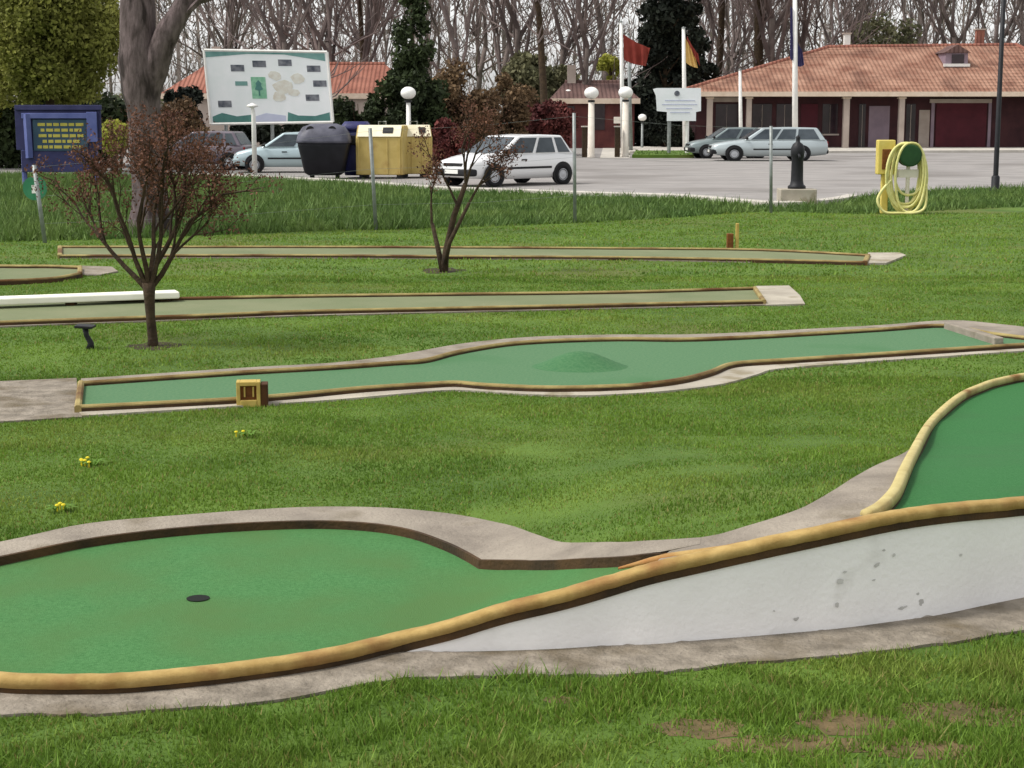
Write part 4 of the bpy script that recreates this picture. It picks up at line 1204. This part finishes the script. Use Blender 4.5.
def yellow_bin(label, px, Y, w, rz, label2=None):
    r = thing('recycling_bin', label, 'bin', (xat(px, Y), Y, .02))
    d = 1.15
    mb = MB()
    side = [(-d / 2, .12), (d / 2, .12), (d / 2, 1.52), (d / 2 - .25, 1.66), (-d / 2 + .30, 1.66), (-d / 2, 1.28)]
    mb.extrude([(-w / 2, y, z) for y, z in side], (w, 0, 0)); mb.build('body', M['yellowbin'], r, bevel=.03)
    # sloping hatch on the front top
    a = Vector((0, -d / 2, 1.28)); b = Vector((0, -d / 2 + .30, 1.66)); ax = math.atan2(.38, .30)
    mb = MB(); cpt = (a + b) / 2 + Vector((0, -.03, .02)); mb.box(cpt, (w * .92, .46, .03), rx=ax); mb.build('hatch', M['cream'], r, bevel=.01)
    mb = MB(); cpt2 = (a + b) / 2 + Vector((w * .18, -.05, .045)); mb.box(cpt2, (w * .22, .22, .02), rx=ax); mb.build('slot', M['trim'], r, bevel=.01)
    for x in (-w / 2 + .1, -w / 6, w / 6, w / 2 - .1):
        mb = MB(); mb.box((x, -d / 2 - .012, .7), (.05, .03, 1.1)); mb.build('rib', M['yellowbin'], r)
    for x in (-w / 2 + .15, w / 2 - .15):
        mb = MB(); mb.box((x, 0, .06), (.12, d * .9, .12)); mb.build('skid', M['trim'], r)
    mb = MB(); mb.tube([(-.12, 0, 1.66), (-.12, 0, 1.78), (.12, 0, 1.78), (.12, 0, 1.66)], .02, 6); mb.build('lifting_eye', M['steel'], r)
    r.rotation_euler = (0, 0, rz)
yellow_bin('large yellow recycling bin with a cream hatch behind the tall grass', 383, 54.5, 1.5, -.12)
yellow_bin('narrower yellow recycling bin beside the nose of the white hatchback', 414, 55.3, 1.0, .25)

# ------------------------------------------------------------------ map board
Y = 67.0; k = Y / F
P4 = [pt(211, 124, Y), pt(333, 122, Y), pt(327, 52, Y), pt(204, 50, Y)]
cb = (P4[0] + P4[1]) / 2
r = thing('map_board', 'big white map board with small dark photos behind the parked cars', 'board', (cb.x, Y, 0))
def onb(u, v, off): return bil(P4, u, v) + Vector((0, -off, 0))
def bpoly(uv, off, name, m, th=.006):
    mb = MB(); mb.extrude([onb(u, v, off) for u, v in uv], (0, th, 0)); return mb.build(name, m, r, world=True)
bpoly([(0, 0), (1, 0), (1, 1), (0, 1)], .03, 'panel', M['boardwhite'], .06)
bpoly([(0.0, .90), (.35, .955), (.65, .955), (.98, .87), (.98, .98), (.0, .98)], .036, 'header_band', M['teal'])
bpoly([(.02, .02), (.34, .02), (.34, .12), (.22, .10), (.10, .15), (.02, .10)], .036, 'footer_band', M['tealdark'])
bpoly([(.36, .02), (.62, .02), (.62, .10), (.46, .14), (.36, .09)], .036, 'footer_band', M['boardblue'])
bpoly([(.63, .02), (.98, .02), (.98, .14), (.86, .09), (.72, .10), (.64, .15)], .036, 'footer_band', M['tealdark'])
bpoly([(.36, .34), (.48, .34), (.48, .64), (.36, .64)], .036, 'green_emblem', M['boardgreen'])
bpoly([(.415, .38), (.415, .45), (.385, .47), (.40, .52), (.395, .55), (.42, .60), (.445, .55), (.44, .52), (.455, .47), (.427, .45), (.427, .38)], .042, 'emblem_mark', M['tealdark'])
for u, v in [(.26, .76), (.44, .82), (.65, .84), (.88, .76), (.92, .55), (.85, .35), (.13, .27)]:
    bpoly([(u - .055, v - .045), (u + .055, v - .045), (u + .055, v + .045), (u - .055, v + .045)], .036, 'photo', M['photo'])
bpoly([(.23, .52), (.33, .52), (.33, .58), (.23, .58)], .036, 'photo', M['teal'])
rg = random.Random(4)
for u, v, a, b in [(.56, .66, .06, .07), (.62, .50, .10, .10), (.74, .62, .06, .09), (.58, .36, .07, .08), (.70, .42, .05, .06)]:
    bpoly([(u + a * rg.uniform(.7, 1.1) * math.cos(t), v + b * rg.uniform(.7, 1.1) * math.sin(t)) for t in [q * .698 for q in range(9)]], .036 + .002 * rg.random(), 'map_area', M['mapmark'])
for e in ((0, 0, 1, 0), (0, 1, 1, 1), (0, 0, 0, 1), (1, 0, 1, 1)):
    mb = MB(); mb.tube([onb(e[0], e[1], .0), onb(e[2], e[3], .0)], .06, 6); mb.build('frame_bar', M['whitemetal'], r, world=True)
for u in (.12, .5, .88):
    q = onb(u, 0, -.06); mb = MB(); mb.tube([(q.x, q.y, -.1), (q.x, q.y, q.z + 2.2)], .07, 8); mb.build('leg', M['steel'], r, world=True)

# ------------------------------------------------------------------ blue notice board
Y = 46.0; k = Y / F
cx = xat(60, Y); r = thing('notice_board', 'blue framed notice board with rows of yellow writing under the olive tree', 'notice board', (cx, Y, 0))
def bx(name, m, px0, py0, px1, py1, y0, th, bev=.01):
    a = pt(px0, py1, Y); b = pt(px1, py0, Y)
    mb = MB(); mb.box(((a.x + b.x) / 2, Y + y0, (a.z + b.z) / 2), (b.x - a.x, th, b.z - a.z)); return mb.build(name, m, r, bevel=bev, world=True)
bx('back_panel', M['bluedark'], 16, 106, 100, 150, .06, .06)
bx('roof_board', M['bluedark'], 15, 105, 101, 110, 0.02, .14)
bx('frame_bar', M['bluepaint'], 22, 113, 92, 118.5, -.04, .06)
bx('frame_bar', M['bluepaint'], 88, 112, 97, 142, -.045, .06)
a = pt(27, 114, Y); b = pt(30, 158, Y)
mb = MB(); mb.tube([a - Vector((0, .05, 0)), b - Vector((0, .05, 0))], .1, 4); mb.build('frame_bar', M['bluepaint'], r, world=True)
bx('text_panel', M['bluepanel'], 34, 119.5, 87, 151, 0, .05)
for i, (x0, x1) in enumerate([(38, 84), (41, 82), (39, 85), (43, 80), (38, 84)]):
    y0 = 123 + 5.6 * i
    rg = random.Random(i); x = x0
    mb = MB()
    while x < x1 - 2:
        w = rg.uniform(3, 8); w = min(w, x1 - x)
        a = pt(x, y0 + 3.0, Y); b = pt(x + w, y0, Y)
        mb.box(((a.x + b.x) / 2, Y - .03, (a.z + b.z) / 2), (b.x - a.x, .008, b.z - a.z)); x += w + rg.uniform(1.2, 2)
    mb.build('writing', M['yellowtext'], r, world=True)
for px in (22, 94):
    q = pt(px, 140, Y); mb = MB(); mb.tube([(q.x, Y + .1, -.05), (q.x, Y + .1, q.z + .6)], .07, 8); mb.build('leg', M['bluepaint'], r, world=True)
bx('base_box', M['bluedark'], 22, 150.5, 96, 172, .1, .2)

# ------------------------------------------------------------------ lamps
def globe_lamp(label, px, pyg, pyb, rg_px, pw_px, postm='creampost', group='round globe lamps'):
    b = gp(px, pyb); Y = b.y; k = Y / F
    zg = zat(pyg, Y); rr = rg_px * k; pw = pw_px * k
    r = thing('globe_lamp', label, 'lamp', (xat(px, Y), Y, 0), group)
    mb = MB(); mb.tube([(0, 0, -.05), (0, 0, .1), (0, 0, zg - rr * 1.25)], [pw * .7, pw * .5, pw * .42], 12); mb.build('post', M[postm], r, smooth=True)
    mb = MB(); mb.lathe((0, 0, zg - rr * 1.25), [(pw * .42, 0), (rr * .5, .03), (rr * .45, rr * .3), (.001, rr * .32)], 16); mb.build('collar', M['trim'], r)
    mb = MB(); mb.lathe((0, 0, zg), [(.001 + rr * math.sin(t), -rr * math.cos(t) * .82) for t in [math.pi * q / 12 for q in range(13)]], 20); mb.build('globe', M['globe'], r, smooth=True)
    return r
globe_lamp('globe lamp on a stout pale post left of the flagpoles, open gate path beside it', 591, 93, 158, 7.2, 7)
globe_lamp('globe lamp on a pale post at the foot of the red flag pole', 625, 92.5, 157.5, 7.2, 7)
globe_lamp('globe lamp above the yellow recycling bins beside the conifer', 409, 93, 168, 7.5, 5, 'whitemetal')
globe_lamp('small far globe lamp near the end of the orange roof', 407, 65, 148, 6, 4, 'whitemetal')
globe_lamp('far small globe lamp over the roof of the white hatchback, against dark red shrub', 568, 93, 148, 4.2, 2.6, 'steel')
globe_lamp('short small globe lamp just behind the tail of the white hatchback', 563, 117, 153, 4.0, 2.6, 'steel')
globe_lamp('short small globe lamp between the red flag pole and white notice sign', 642, 117.5, 150, 4.2, 2.6, 'steel')
globe_lamp('small globe lamp among the brown shrubs above the white car bonnet', 501, 105, 156, 4.5, 2.8, 'whitemetal')
q = gp(255, 178)
r = thing('street_lamp', 'slim white lamp post with a flat head in front of the map board', 'lamp', q)
k = q.y / F
mb = MB(); mb.tube([(0, 0, -.05), (0, 0, 62 * k), (-1 * k, 0, 70 * k)], [2.6 * k, 2.2 * k, 1.6 * k], 10); mb.build('post', M['whitemetal'], r, smooth=True)
mb = MB(); mb.lathe((-1 * k, 0, 70 * k), [(.001, -.05), (6 * k, .0), (5 * k, .05), (.001, .12)], 14); mb.build('lamp_head', M['whitemetal'], r, smooth=True)
# gate pillars and low gate wall
b = gp(599, 158)
r = thing('gate_post', 'dark square gate post left of the pale path', 'gate post', gp(585, 158) + Vector((0, .6, 0)))
k = b.y / F
mb = MB(); mb.box((0, 0, .7), (.24, .24, 1.4)); mb.build('shaft', M['bark_dark'], r, bevel=.02)
mb = MB(); mb.box((0, 0, 1.43), (.32, .32, .06)); mb.build('cap', M['kerb'], r, bevel=.015)
copy_tree(r, gp(618, 158) + Vector((0, .6, 0)), label='dark square gate post right of the pale path')
r['group'] = 'gate posts beside the pale path'
for o in bpy.data.objects:
    if o.name.startswith('gate_post') and o.parent is None: o['group'] = 'gate posts beside the pale path'
rr_ = thing('signpost', 'small pale sign on a dark post right of the pale path', 'sign', gp(617, 150))
mb = MB(); mb.tube([(0, 0, 0), (0, 0, 1.5)], .06, 8); mb.build('post', M['bark_dark'], rr_)
mb = MB(); mb.box((0.1, -.07, 1.65), (.6, .05, .36)); mb.build('panel', M['creampost'], rr_, bevel=.01)

# ------------------------------------------------------------------ flagpoles
def flagpole(label, px, pxt, ptop, pbase, Y, wpx, m='whitemetal'):
    k = Y / F; b = Vector((xat(px, Y), Y, 0)); t = pt(pxt, ptop, Y)
    r = thing('flagpole', label, 'flagpole', b, 'flagpoles in front of the long building')
    t = t - b
    mb = MB(); mb.tube([(0, 0, 0), t * .5, t], [wpx * k * .5, wpx * k * .45, wpx * k * .35], 10); mb.build('pole', M[m], r, smooth=True)
    mb = MB(); mb.lathe(t, [(.001, -.05), (wpx * k * .5, 0), (.001, .08)], 10); mb.build('finial', M['steel'], r, smooth=True)
    mb = MB(); mb.lathe((0, 0, 0), [(.35, 0), (.35, .12), (.2, .16), (.001, .16)], 14); mb.build('base', M['kerb'], r)
    return r, b, t
def cloth(r, name, m, pts, th=.02, seed=1, waves=3, amp=.12):
    """hanging cloth between a hoist edge and a fly edge: pts = 4 corners (world), folded along its length"""
    q = [Vector(p) - r.location for p in pts]; nu, nv = 18, 14
    mb = MB(); vs = []; fs = []
    for j in range(nv + 1):
        for i in range(nu + 1):
            u, v = i / nu, j / nv
            p = bil(q, u, v) + Vector((0, amp * math.sin(waves * 2 * math.pi * u + 2.2 * v + seed) * (u ** .6), -.06 * math.sin(math.pi * u)))
            vs.append(p)
    for j in range(nv):
        for i in range(nu):
            a = j * (nu + 1) + i; fs.append((a, a + 1, a + nu + 2, a + nu + 1))
    mb.add(vs, fs); return mb.build(name, m, r, smooth=True)
r, b, t = flagpole('white flagpole flying a drooping red flag', 623, 621, 22, 157, 84, 4.6)
cloth(r, 'flag', M['flagred'], [pt(624, 60, 84), pt(646, 66, 84), pt(650, 48, 84), pt(623, 34, 84)], seed=1)
flagpole('grey bare flagpole beside the pole with the red flag', 631, 628.5, 34, 150, 88, 4, 'steel')
r, b, t = flagpole('white flagpole with a limp yellow flag above the white notice sign', 685, 683.5, 28, 150, 92, 4.8)
cloth(r, 'flag', M['flagyellow'], [pt(685, 62, 92), pt(698, 68, 92), pt(694, 52, 92), pt(684.5, 36, 92)], seed=2, amp=.1)
cloth(r, 'flag_stripe', M['flagred'], [pt(687, 40, 91.9), pt(700, 66, 91.9), pt(698, 54, 91.9), pt(687, 36, 91.9)], seed=3, amp=.05)
flagpole('shorter white flagpole without a flag over the silver estate bonnet', 741, 740, 70, 150, 90, 4)
r, b, t = flagpole('tall white flagpole with a limp dark blue flag over the silver estate', 795, 795, -6, 150, 90, 6)
cloth(r, 'flag', M['flagblue'], [pt(797, 66, 90), pt(804, 65, 90), pt(802, 50, 90), pt(797, 40, 90)], seed=4, amp=.08)
cloth(r, 'flag_fold', M['flagblue'], [pt(790, 58, 89.9), pt(793, 60, 89.9), pt(793, 8, 89.9), pt(790.5, 6, 89.9)], seed=5, amp=.04)

# ------------------------------------------------------------------ white notice sign
Y = 82.0; k = Y / F
r = thing('notice_sign', 'white notice sign with a stepped lower edge on two posts', 'sign', (xat(679, Y), Y, 0))
mb = MB(); mb.extrude([pt(a, b, Y) for a, b in [(653, 89), (657, 88), (701, 88), (701, 111), (696, 112), (696, 121), (667, 121), (667, 112), (657, 111), (656, 96)]], (0, .08, 0))
mb.build('panel', M['boardwhite'], r, world=True)
mb = MB(); mb.lathe(pt(677, 93.5, Y) + Vector((0, -.02, 0)), [(.001, -.01), (.13, -.01), (.13, .012), (.001, .012)], 16, 'Y'); mb.build('emblem', M['photo'], r, world=True)
for i, (x0, x1) in enumerate([(665, 695), (662, 697), (666, 692), (670, 690)]):
    a = pt(x0, 100 + 4 * i + .9, Y); b = pt(x1, 100 + 4 * i, Y)
    mb = MB(); mb.box(((a.x + b.x) / 2, Y - .008, (a.z + b.z) / 2), (b.x - a.x, .012, b.z - a.z)); mb.build('faint_line', M['boardblue'], r, world=True)
for px, m in ((669, 'steel'), (687, 'whitemetal')):
    mb = MB(); x = xat(px, Y); mb.tube([(x, Y + .14, -.05), (x, Y + .14, zat(90, Y))], .09, 8); mb.build('leg', M[m], r, world=True)

# ------------------------------------------------------------------ black iron fountain post on its block
b = gp(797, 206); Y = b.y; k = Y / F
r = thing('drinking_fountain', 'black cast iron drinking fountain post on a concrete block', 'fountain', b)
hb = 17 * k
mb = MB(); mb.box((0, .1, hb / 2 - .02), (36 * k, .6, hb + .04)); mb.build('plinth', M['concrete_pale'], r, bevel=.02)
pr2 = [(9 * k, 0), (9 * k, 2.5 * k), (7 * k, 4 * k), (6.2 * k, 8 * k), (5.8 * k, 30 * k), (6.6 * k, 32 * k), (7 * k, 36 * k), (6.8 * k, 40 * k), (5 * k, 44 * k), (2.2 * k, 46 * k), (2.0 * k, 49 * k), (2.4 * k, 51 * k), (.001, 53 * k)]
mb = MB(); mb.lathe((0, .1, hb), pr2, 18); mb.build('column', M['black'], r, smooth=True)
mb = MB(); mb.tube([(0, .1 - 6 * k, hb + 34 * k), (0, .1 - 11 * k, hb + 33 * k), (0, .1 - 12 * k, hb + 30 * k)], 1.2 * k, 8); mb.build('spout', M['black'], r, smooth=True)

# ------------------------------------------------------------------ hose stand
b = gp(903, 214); Y = b.y; k = Y / F
r = thing('hose_stand', 'yellow hose hanging in loops on a stand with a dark green drum', 'hose stand', b)
mb = MB(); mb.box((-18 * k, .15, 56 * k), (17 * k, .26, 34 * k)); mb.box((-18 * k, .15, 20 * k), (7 * k, .12, 40 * k)); mb.build('cabinet', M['reelbox'], r, bevel=.02)
mb = MB(); mb.box((-18 * k, .01, 54 * k), (9 * k, .03, 20 * k)); mb.build('cabinet_door', M['markerbrown'], r, bevel=.01)
mb = MB(); mb.lathe((4 * k, 0, 58 * k), [(9.5 * k, -.16), (11 * k, -.15), (11 * k, .15), (9.5 * k, .16)], 24, 'Y'); mb.build('drum', M['reelgreen'], r, smooth=False)
mb = MB(); mb.tube([(4 * k, .05, -.05), (4 * k, .05, 48 * k)], 2 * k, 8); mb.box((4 * k, .05, 40 * k), (20 * k, .1, 8 * k)); mb.build('post', M['creampost'], r)
rg = random.Random(6)
mb = MB()
for i in range(9):
    cx = (3 + rg.uniform(-3, 3)) * k; top = (70 + rg.uniform(-3, 1)) * k; bot = (2 + rg.uniform(0, 10) * (i % 3)) * k; hw = (17 + rg.uniform(-4, 3)) * k
    y0 = -.12 + .028 * i
    P = []
    for q in range(37):
        t = 2 * math.pi * q / 36
        s_, c_ = math.sin(t), math.cos(t)
        P.append((cx + hw * math.copysign(abs(s_) ** .8, s_) * (1 + .06 * math.cos(t + i)), y0 + .03 * math.sin(2 * t + i), (top + bot) / 2 + (top - bot) / 2 * c_))
    mb.tube(P, 1.35 * k, 6, False)
P = catmull([(-14 * k, -.1, 34 * k), (-24 * k, -.12, 22 * k), (-27 * k, -.14, 12 * k), (-20 * k, -.16, 2.5 * k), (-6 * k, -.2, 1.6 * k), (10 * k, -.2, 1.8 * k), (20 * k, -.16, 8 * k), (21 * k, -.1, 30 * k)], 6)
mb.tube(P, 1.4 * k, 6)
mb.build('hose', M['hose'], r, smooth=True)

# dark pole at the right edge
b = gp(995, 192)
r = thing('lamp_post', 'dark slim pole at the right edge in front of the maroon garage door', 'pole', b)
mb = MB(); mb.tube([(0, 0, -.05), (0, 0, .4), (0, 0, 7.5)], [.085, .07, .055], 12); mb.build('shaft', M['black'], r, smooth=True)
mb = MB(); mb.lathe((0, 0, 0), [(.16, 0), (.16, .05), (.11, .09), (.11, .4), (.075, .44)], 14); mb.build('base_collar', M['black'], r, smooth=True)
for px, h in [(984, 8)]:
    pass

# ------------------------------------------------------------------ long tiled building
Yf, Ye, Yr, Yb = 97.0, 94.6, 101.5, 108.5
xl, xr = xat(676, Ye), xat(1100, Ye)
ze = zat(92, Ye); zr = zat(47, Yr); rx0 = xat(826, Yr); rx1 = xat(1012, Yr)
bd = thing('long_building', 'long low building with a hipped terracotta roof and a columned porch', 'building', ((xl + xr) / 2, Yf, 0))
mb = MB()
mb.add([(xl, Ye, ze), (xr, Ye, ze), (xr, Yb, ze), (xl, Yb, ze), (rx0, Yr, zr), (rx1, Yr, zr + .12)],
       [(0, 1, 5, 4), (1, 2, 5), (2, 3, 4, 5), (3, 0, 4)])
roof = mb.build('roof', M['tiles'], bd, world=True)
# rows of tiles as real courses on the front slope, and caps along ridge and hips
mb = MB()
for i in range(1, 16):
    t = i / 16
    a = Vector((xl, Ye, ze)).lerp(Vector((rx0, Yr, zr)), t); b = Vector((xr, Ye, ze)).lerp(Vector((rx1, Yr, zr + .12)), t)
    mb.tube([a, b], .035, 5)
mb.build('tile_course', M['tiles'], roof, world=True)
mb = MB()
for a, b in [((xl, Ye, ze), (rx0, Yr, zr)), ((rx0, Yr, zr), (rx1, Yr, zr + .12)), ((xr, Ye, ze), (rx1, Yr, zr + .12))]:
    mb.tube([a, b], .12, 8)
mb.build('ridge_cap', M['tiles_orange'], roof, world=True)
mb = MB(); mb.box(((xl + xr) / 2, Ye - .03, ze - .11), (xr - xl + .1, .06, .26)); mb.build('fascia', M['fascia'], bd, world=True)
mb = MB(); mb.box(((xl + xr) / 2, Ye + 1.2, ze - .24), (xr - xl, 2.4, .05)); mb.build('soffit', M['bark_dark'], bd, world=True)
mb = MB(); mb.box(((xl + xr) / 2 + .5, Yf + 5, ze / 2 - .1), (xr - xl - 1.6, 10, ze - .3)); mb.build('wall', M['shadewall'], bd, world=True)
for px, w in [(709, 5.5), (748, 5), (845, 6), (900, 5.5), (1040, 6)]:
    x = xat(px, Ye + .5); mb = MB(); mb.box((x, Ye + .5, (ze - .25) / 2), (w * Ye / F, .34, ze - .25)); c_ = mb.build('column', M['plaster'], bd, bevel=.02, world=True)
    mb = MB(); mb.box((x, Ye + .5, ze - .31), (w * Ye / F + .12, .44, .1)); mb.build('capital', M['fascia'], c_, world=True)
def wallpanel(name, m, px0, px1, py0, py1, off=.02, th=.06, sub=None):
    Yw = Yf - off; a = pt(px0, py1, Yw); b = pt(px1, py0, Yw)
    mb = MB(); mb.box(((a.x + b.x) / 2, Yw + th / 2 - .01, (a.z + b.z) / 2), (b.x - a.x, th, b.z - a.z)); return mb.build(name, m, sub or bd, world=True)
for i, (x0, x1, y0, y1, m) in enumerate([(715, 738, 104, 148, 'winglass'), (752, 772, 104, 134, 'winglass'), (776, 793, 104, 134, 'winglass'), (800, 818, 104, 148, 'maroon'), (822, 838, 104, 134, 'winglass'),
                        (858, 866, 104, 148, 'winglass'), (868, 890, 106, 148, 'lilac'), (905, 916, 104, 148, 'winglass'), (918, 930, 110, 148, 'plaster')]):
    nm = 'window' if m == 'winglass' else ('door' if m == 'maroon' else 'wall_panel')
    p = wallpanel(nm, M[m], x0, x1, y0, y1, .03)
    if nm == 'window':
        wallpanel('sill', M['plaster'], x0 - 1, x1 + 1, y1 - .2, y1 + 1.4, .08, .1, p)
        wallpanel('mullion', M['plaster'], (x0 + x1) / 2 - .5, (x0 + x1) / 2 + .5, y0 + 1, y1 - 1, .06, .04, p)
wallpanel('sign_band', M['plaster'], 712, 740, 97, 102, .05)
gd = wallpanel('garage_door', M['maroon'], 935, 987, 103, 147, .06)
for i in range(5):
    wallpanel('rail', M['maroon'], 935, 987, 110 + 7 * i, 110.6 + 7 * i, .075, .03, gd)
wallpanel('door_frame', M['lilac'], 930, 935, 100, 148, .09, .1); wallpanel('door_frame', M['lilac'], 987, 992, 100, 148, .09, .1); wallpanel('lintel', M['plaster'], 930, 992, 99, 103, .1, .1)
# dormer, chimneys
Yd = 98.2; zd = zat(67, Yd)
q = pt(956, 67, Yd); k = Yd / F
mb = MB(); mb.box((q.x, Yd + .8, q.z + .4), (22 * k, 1.8, .9)); d_ = mb.build('dormer', M['lilac'], bd, world=True)
mb = MB(); mb.extrude([(q.x - 13 * k, Yd - .25, q.z + .8), (q.x + 13 * k, Yd - .25, q.z + .8), (q.x, Yd - .25, q.z + 1.25)], (0, 2.4, 0)); mb.build('dormer_roof', M['tiles_brown'], d_, world=True)
mb = MB(); mb.box((q.x + 1 * k, Yd - .12, q.z + .45), (12 * k, .05, .5)); mb.build('dormer_window', M['winglass'], d_, world=True)
mb = MB(); mb.box((q.x, Yd - .14, q.z + .1), (26 * k, .1, .16)); mb.build('dormer_sill', M['whitemetal'], d_, world=True)
for px, py0, w, m, Yc in [(847, 34, 6, 'whitemetal', 102.5), (980, 30, 8, 'tiles_orange', 102.5)]:
    q = pt(px, py0, Yc); k = Yc / F
    mb = MB(); mb.box((q.x, Yc, q.z - .9), (w * k, .4, 1.8)); c_ = mb.build('chimney', M[m], bd, bevel=.02, world=True)
    mb = MB(); mb.box((q.x, Yc, q.z + .03), (w * k + .12, .52, .08)); mb.build('chimney_cap', M['plaster'], c_, world=True)

# ------------------------------------------------------------------ orange roofed house and brick house behind
def house(label, px0, px1, pye, pyr, Y, wallm, roofm, dep=7.0, hip=.0, wins=()):
    x0, x1 = xat(px0, Y), xat(px1, Y); ze = zat(pye, Y); zr = zat(pyr, Y + dep / 2)
    r = thing('house', label, 'house', ((x0 + x1) / 2, Y, 0))
    h = hip * dep
    mb = MB(); mb.add([(x0 - .3, Y - .4, ze), (x1 + .3, Y - .4, ze), (x1 + .3, Y + dep + .4, ze), (x0 - .3, Y + dep + .4, ze), (x0 + h, Y + dep / 2, zr), (x1 - h, Y + dep / 2, zr)], [(0, 1, 5, 4), (1, 2, 5), (2, 3, 4, 5), (3, 0, 4)])
    rf = mb.build('roof', M[roofm], r, world=True)
    mb = MB(); mb.tube([(x0 + h, Y + dep / 2, zr), (x1 - h, Y + dep / 2, zr)], .12, 8); mb.build('ridge_cap', M[roofm], rf, world=True)
    mb = MB(); mb.box(((x0 + x1) / 2, Y + dep / 2, ze / 2 - .06), (x1 - x0, dep, ze - .12)); mb.build('wall', M[wallm], r, world=True)
    mb = MB(); mb.box(((x0 + x1) / 2, Y - .43, ze - .12), (x1 - x0 + .6, .06, .3)); mb.build('fascia', M['fascia'], r, world=True)
    for px, pa, pb, w in wins:
        a = pt(px - w / 2, pb, Y - .03); b = pt(px + w / 2, pa, Y - .03)
        mb = MB(); mb.box(((a.x + b.x) / 2, Y - .01, (a.z + b.z) / 2), (b.x - a.x, .08, b.z - a.z)); mb.build('window', M['winglass'], r, world=True)
    mb = MB(); q = pt(px0 + (px1 - px0) * .2, pyr - 12, Y + dep / 2); mb.box((q.x, Y + dep / 2, zr + .3), (.5, .5, 1.4)); mb.build('chimney', M['plaster'], r, world=True)
    return r
house('low house with an orange tiled roof behind the map board', 168, 412, 94, 64, 98, 'plaster', 'tiles_orange', 7, .25, [(380, 102, 116, 10), (350, 102, 116, 10), (190, 90, 116, 8)])
house('dark brick house with a brown roof behind the gate lamps', 556, 634, 99, 82, 100, 'brickwall', 'tiles_brown', 6, .1, [(598, 102, 130, 14), (570, 106, 122, 9)])

# ------------------------------------------------------------------ light, sky, camera
SUN_EL, SUN_AZ = R(56), R(-100)     # azimuth measured from +Y towards +X: high on the left, veiled by thin cloud
sd = Vector((math.sin(SUN_AZ) * math.cos(SUN_EL), math.cos(SUN_AZ) * math.cos(SUN_EL), math.sin(SUN_EL)))
sl = bpy.data.lights.new('sun', 'SUN'); sl.energy = 1.5; sl.angle = R(10); sl.color = (1.0, .96, .9)
so = bpy.data.objects.new('sun', sl); COL.objects.link(so)
so.rotation_euler = (-sd).to_track_quat('-Z', 'Y').to_euler(); so.location = sd * 50
wd = bpy.data.worlds.new('World'); S.world = wd; wd.use_nodes = True
N, L = wd.node_tree.nodes, wd.node_tree.links
bg = N['Background']; sk = N.new('ShaderNodeTexSky'); sk.sky_type = 'NISHITA'; sk.sun_disc = False
sk.sun_elevation = SUN_EL; sk.sun_rotation = SUN_AZ; sk.dust_density = 1.5; sk.air_density = 1.0
hs = N.new('ShaderNodeHueSaturation'); hs.inputs['Saturation'].default_value = 0.08
L.new(sk.outputs['Color'], hs.inputs['Color']); L.new(hs.outputs['Color'], bg.inputs['Color'])
bg.inputs['Strength'].default_value = 0.13

cam = bpy.data.cameras.new('camera'); co = bpy.data.objects.new('camera', cam); COL.objects.link(co)
cam.sensor_width = 36; cam.lens = 36 * F / W; cam.clip_start = .1; cam.clip_end = 4000
co.location = (0, 0, CH); co.rotation_euler = (R(90) - PITCH, 0, 0)
S.camera = co
S.view_settings.view_transform = 'Standard'; S.view_settings.look = 'None'
S.view_settings.exposure = 0.85; S.view_settings.gamma = 1.0
S.render.engine = 'CYCLES'
S.cycles.max_bounces = 5
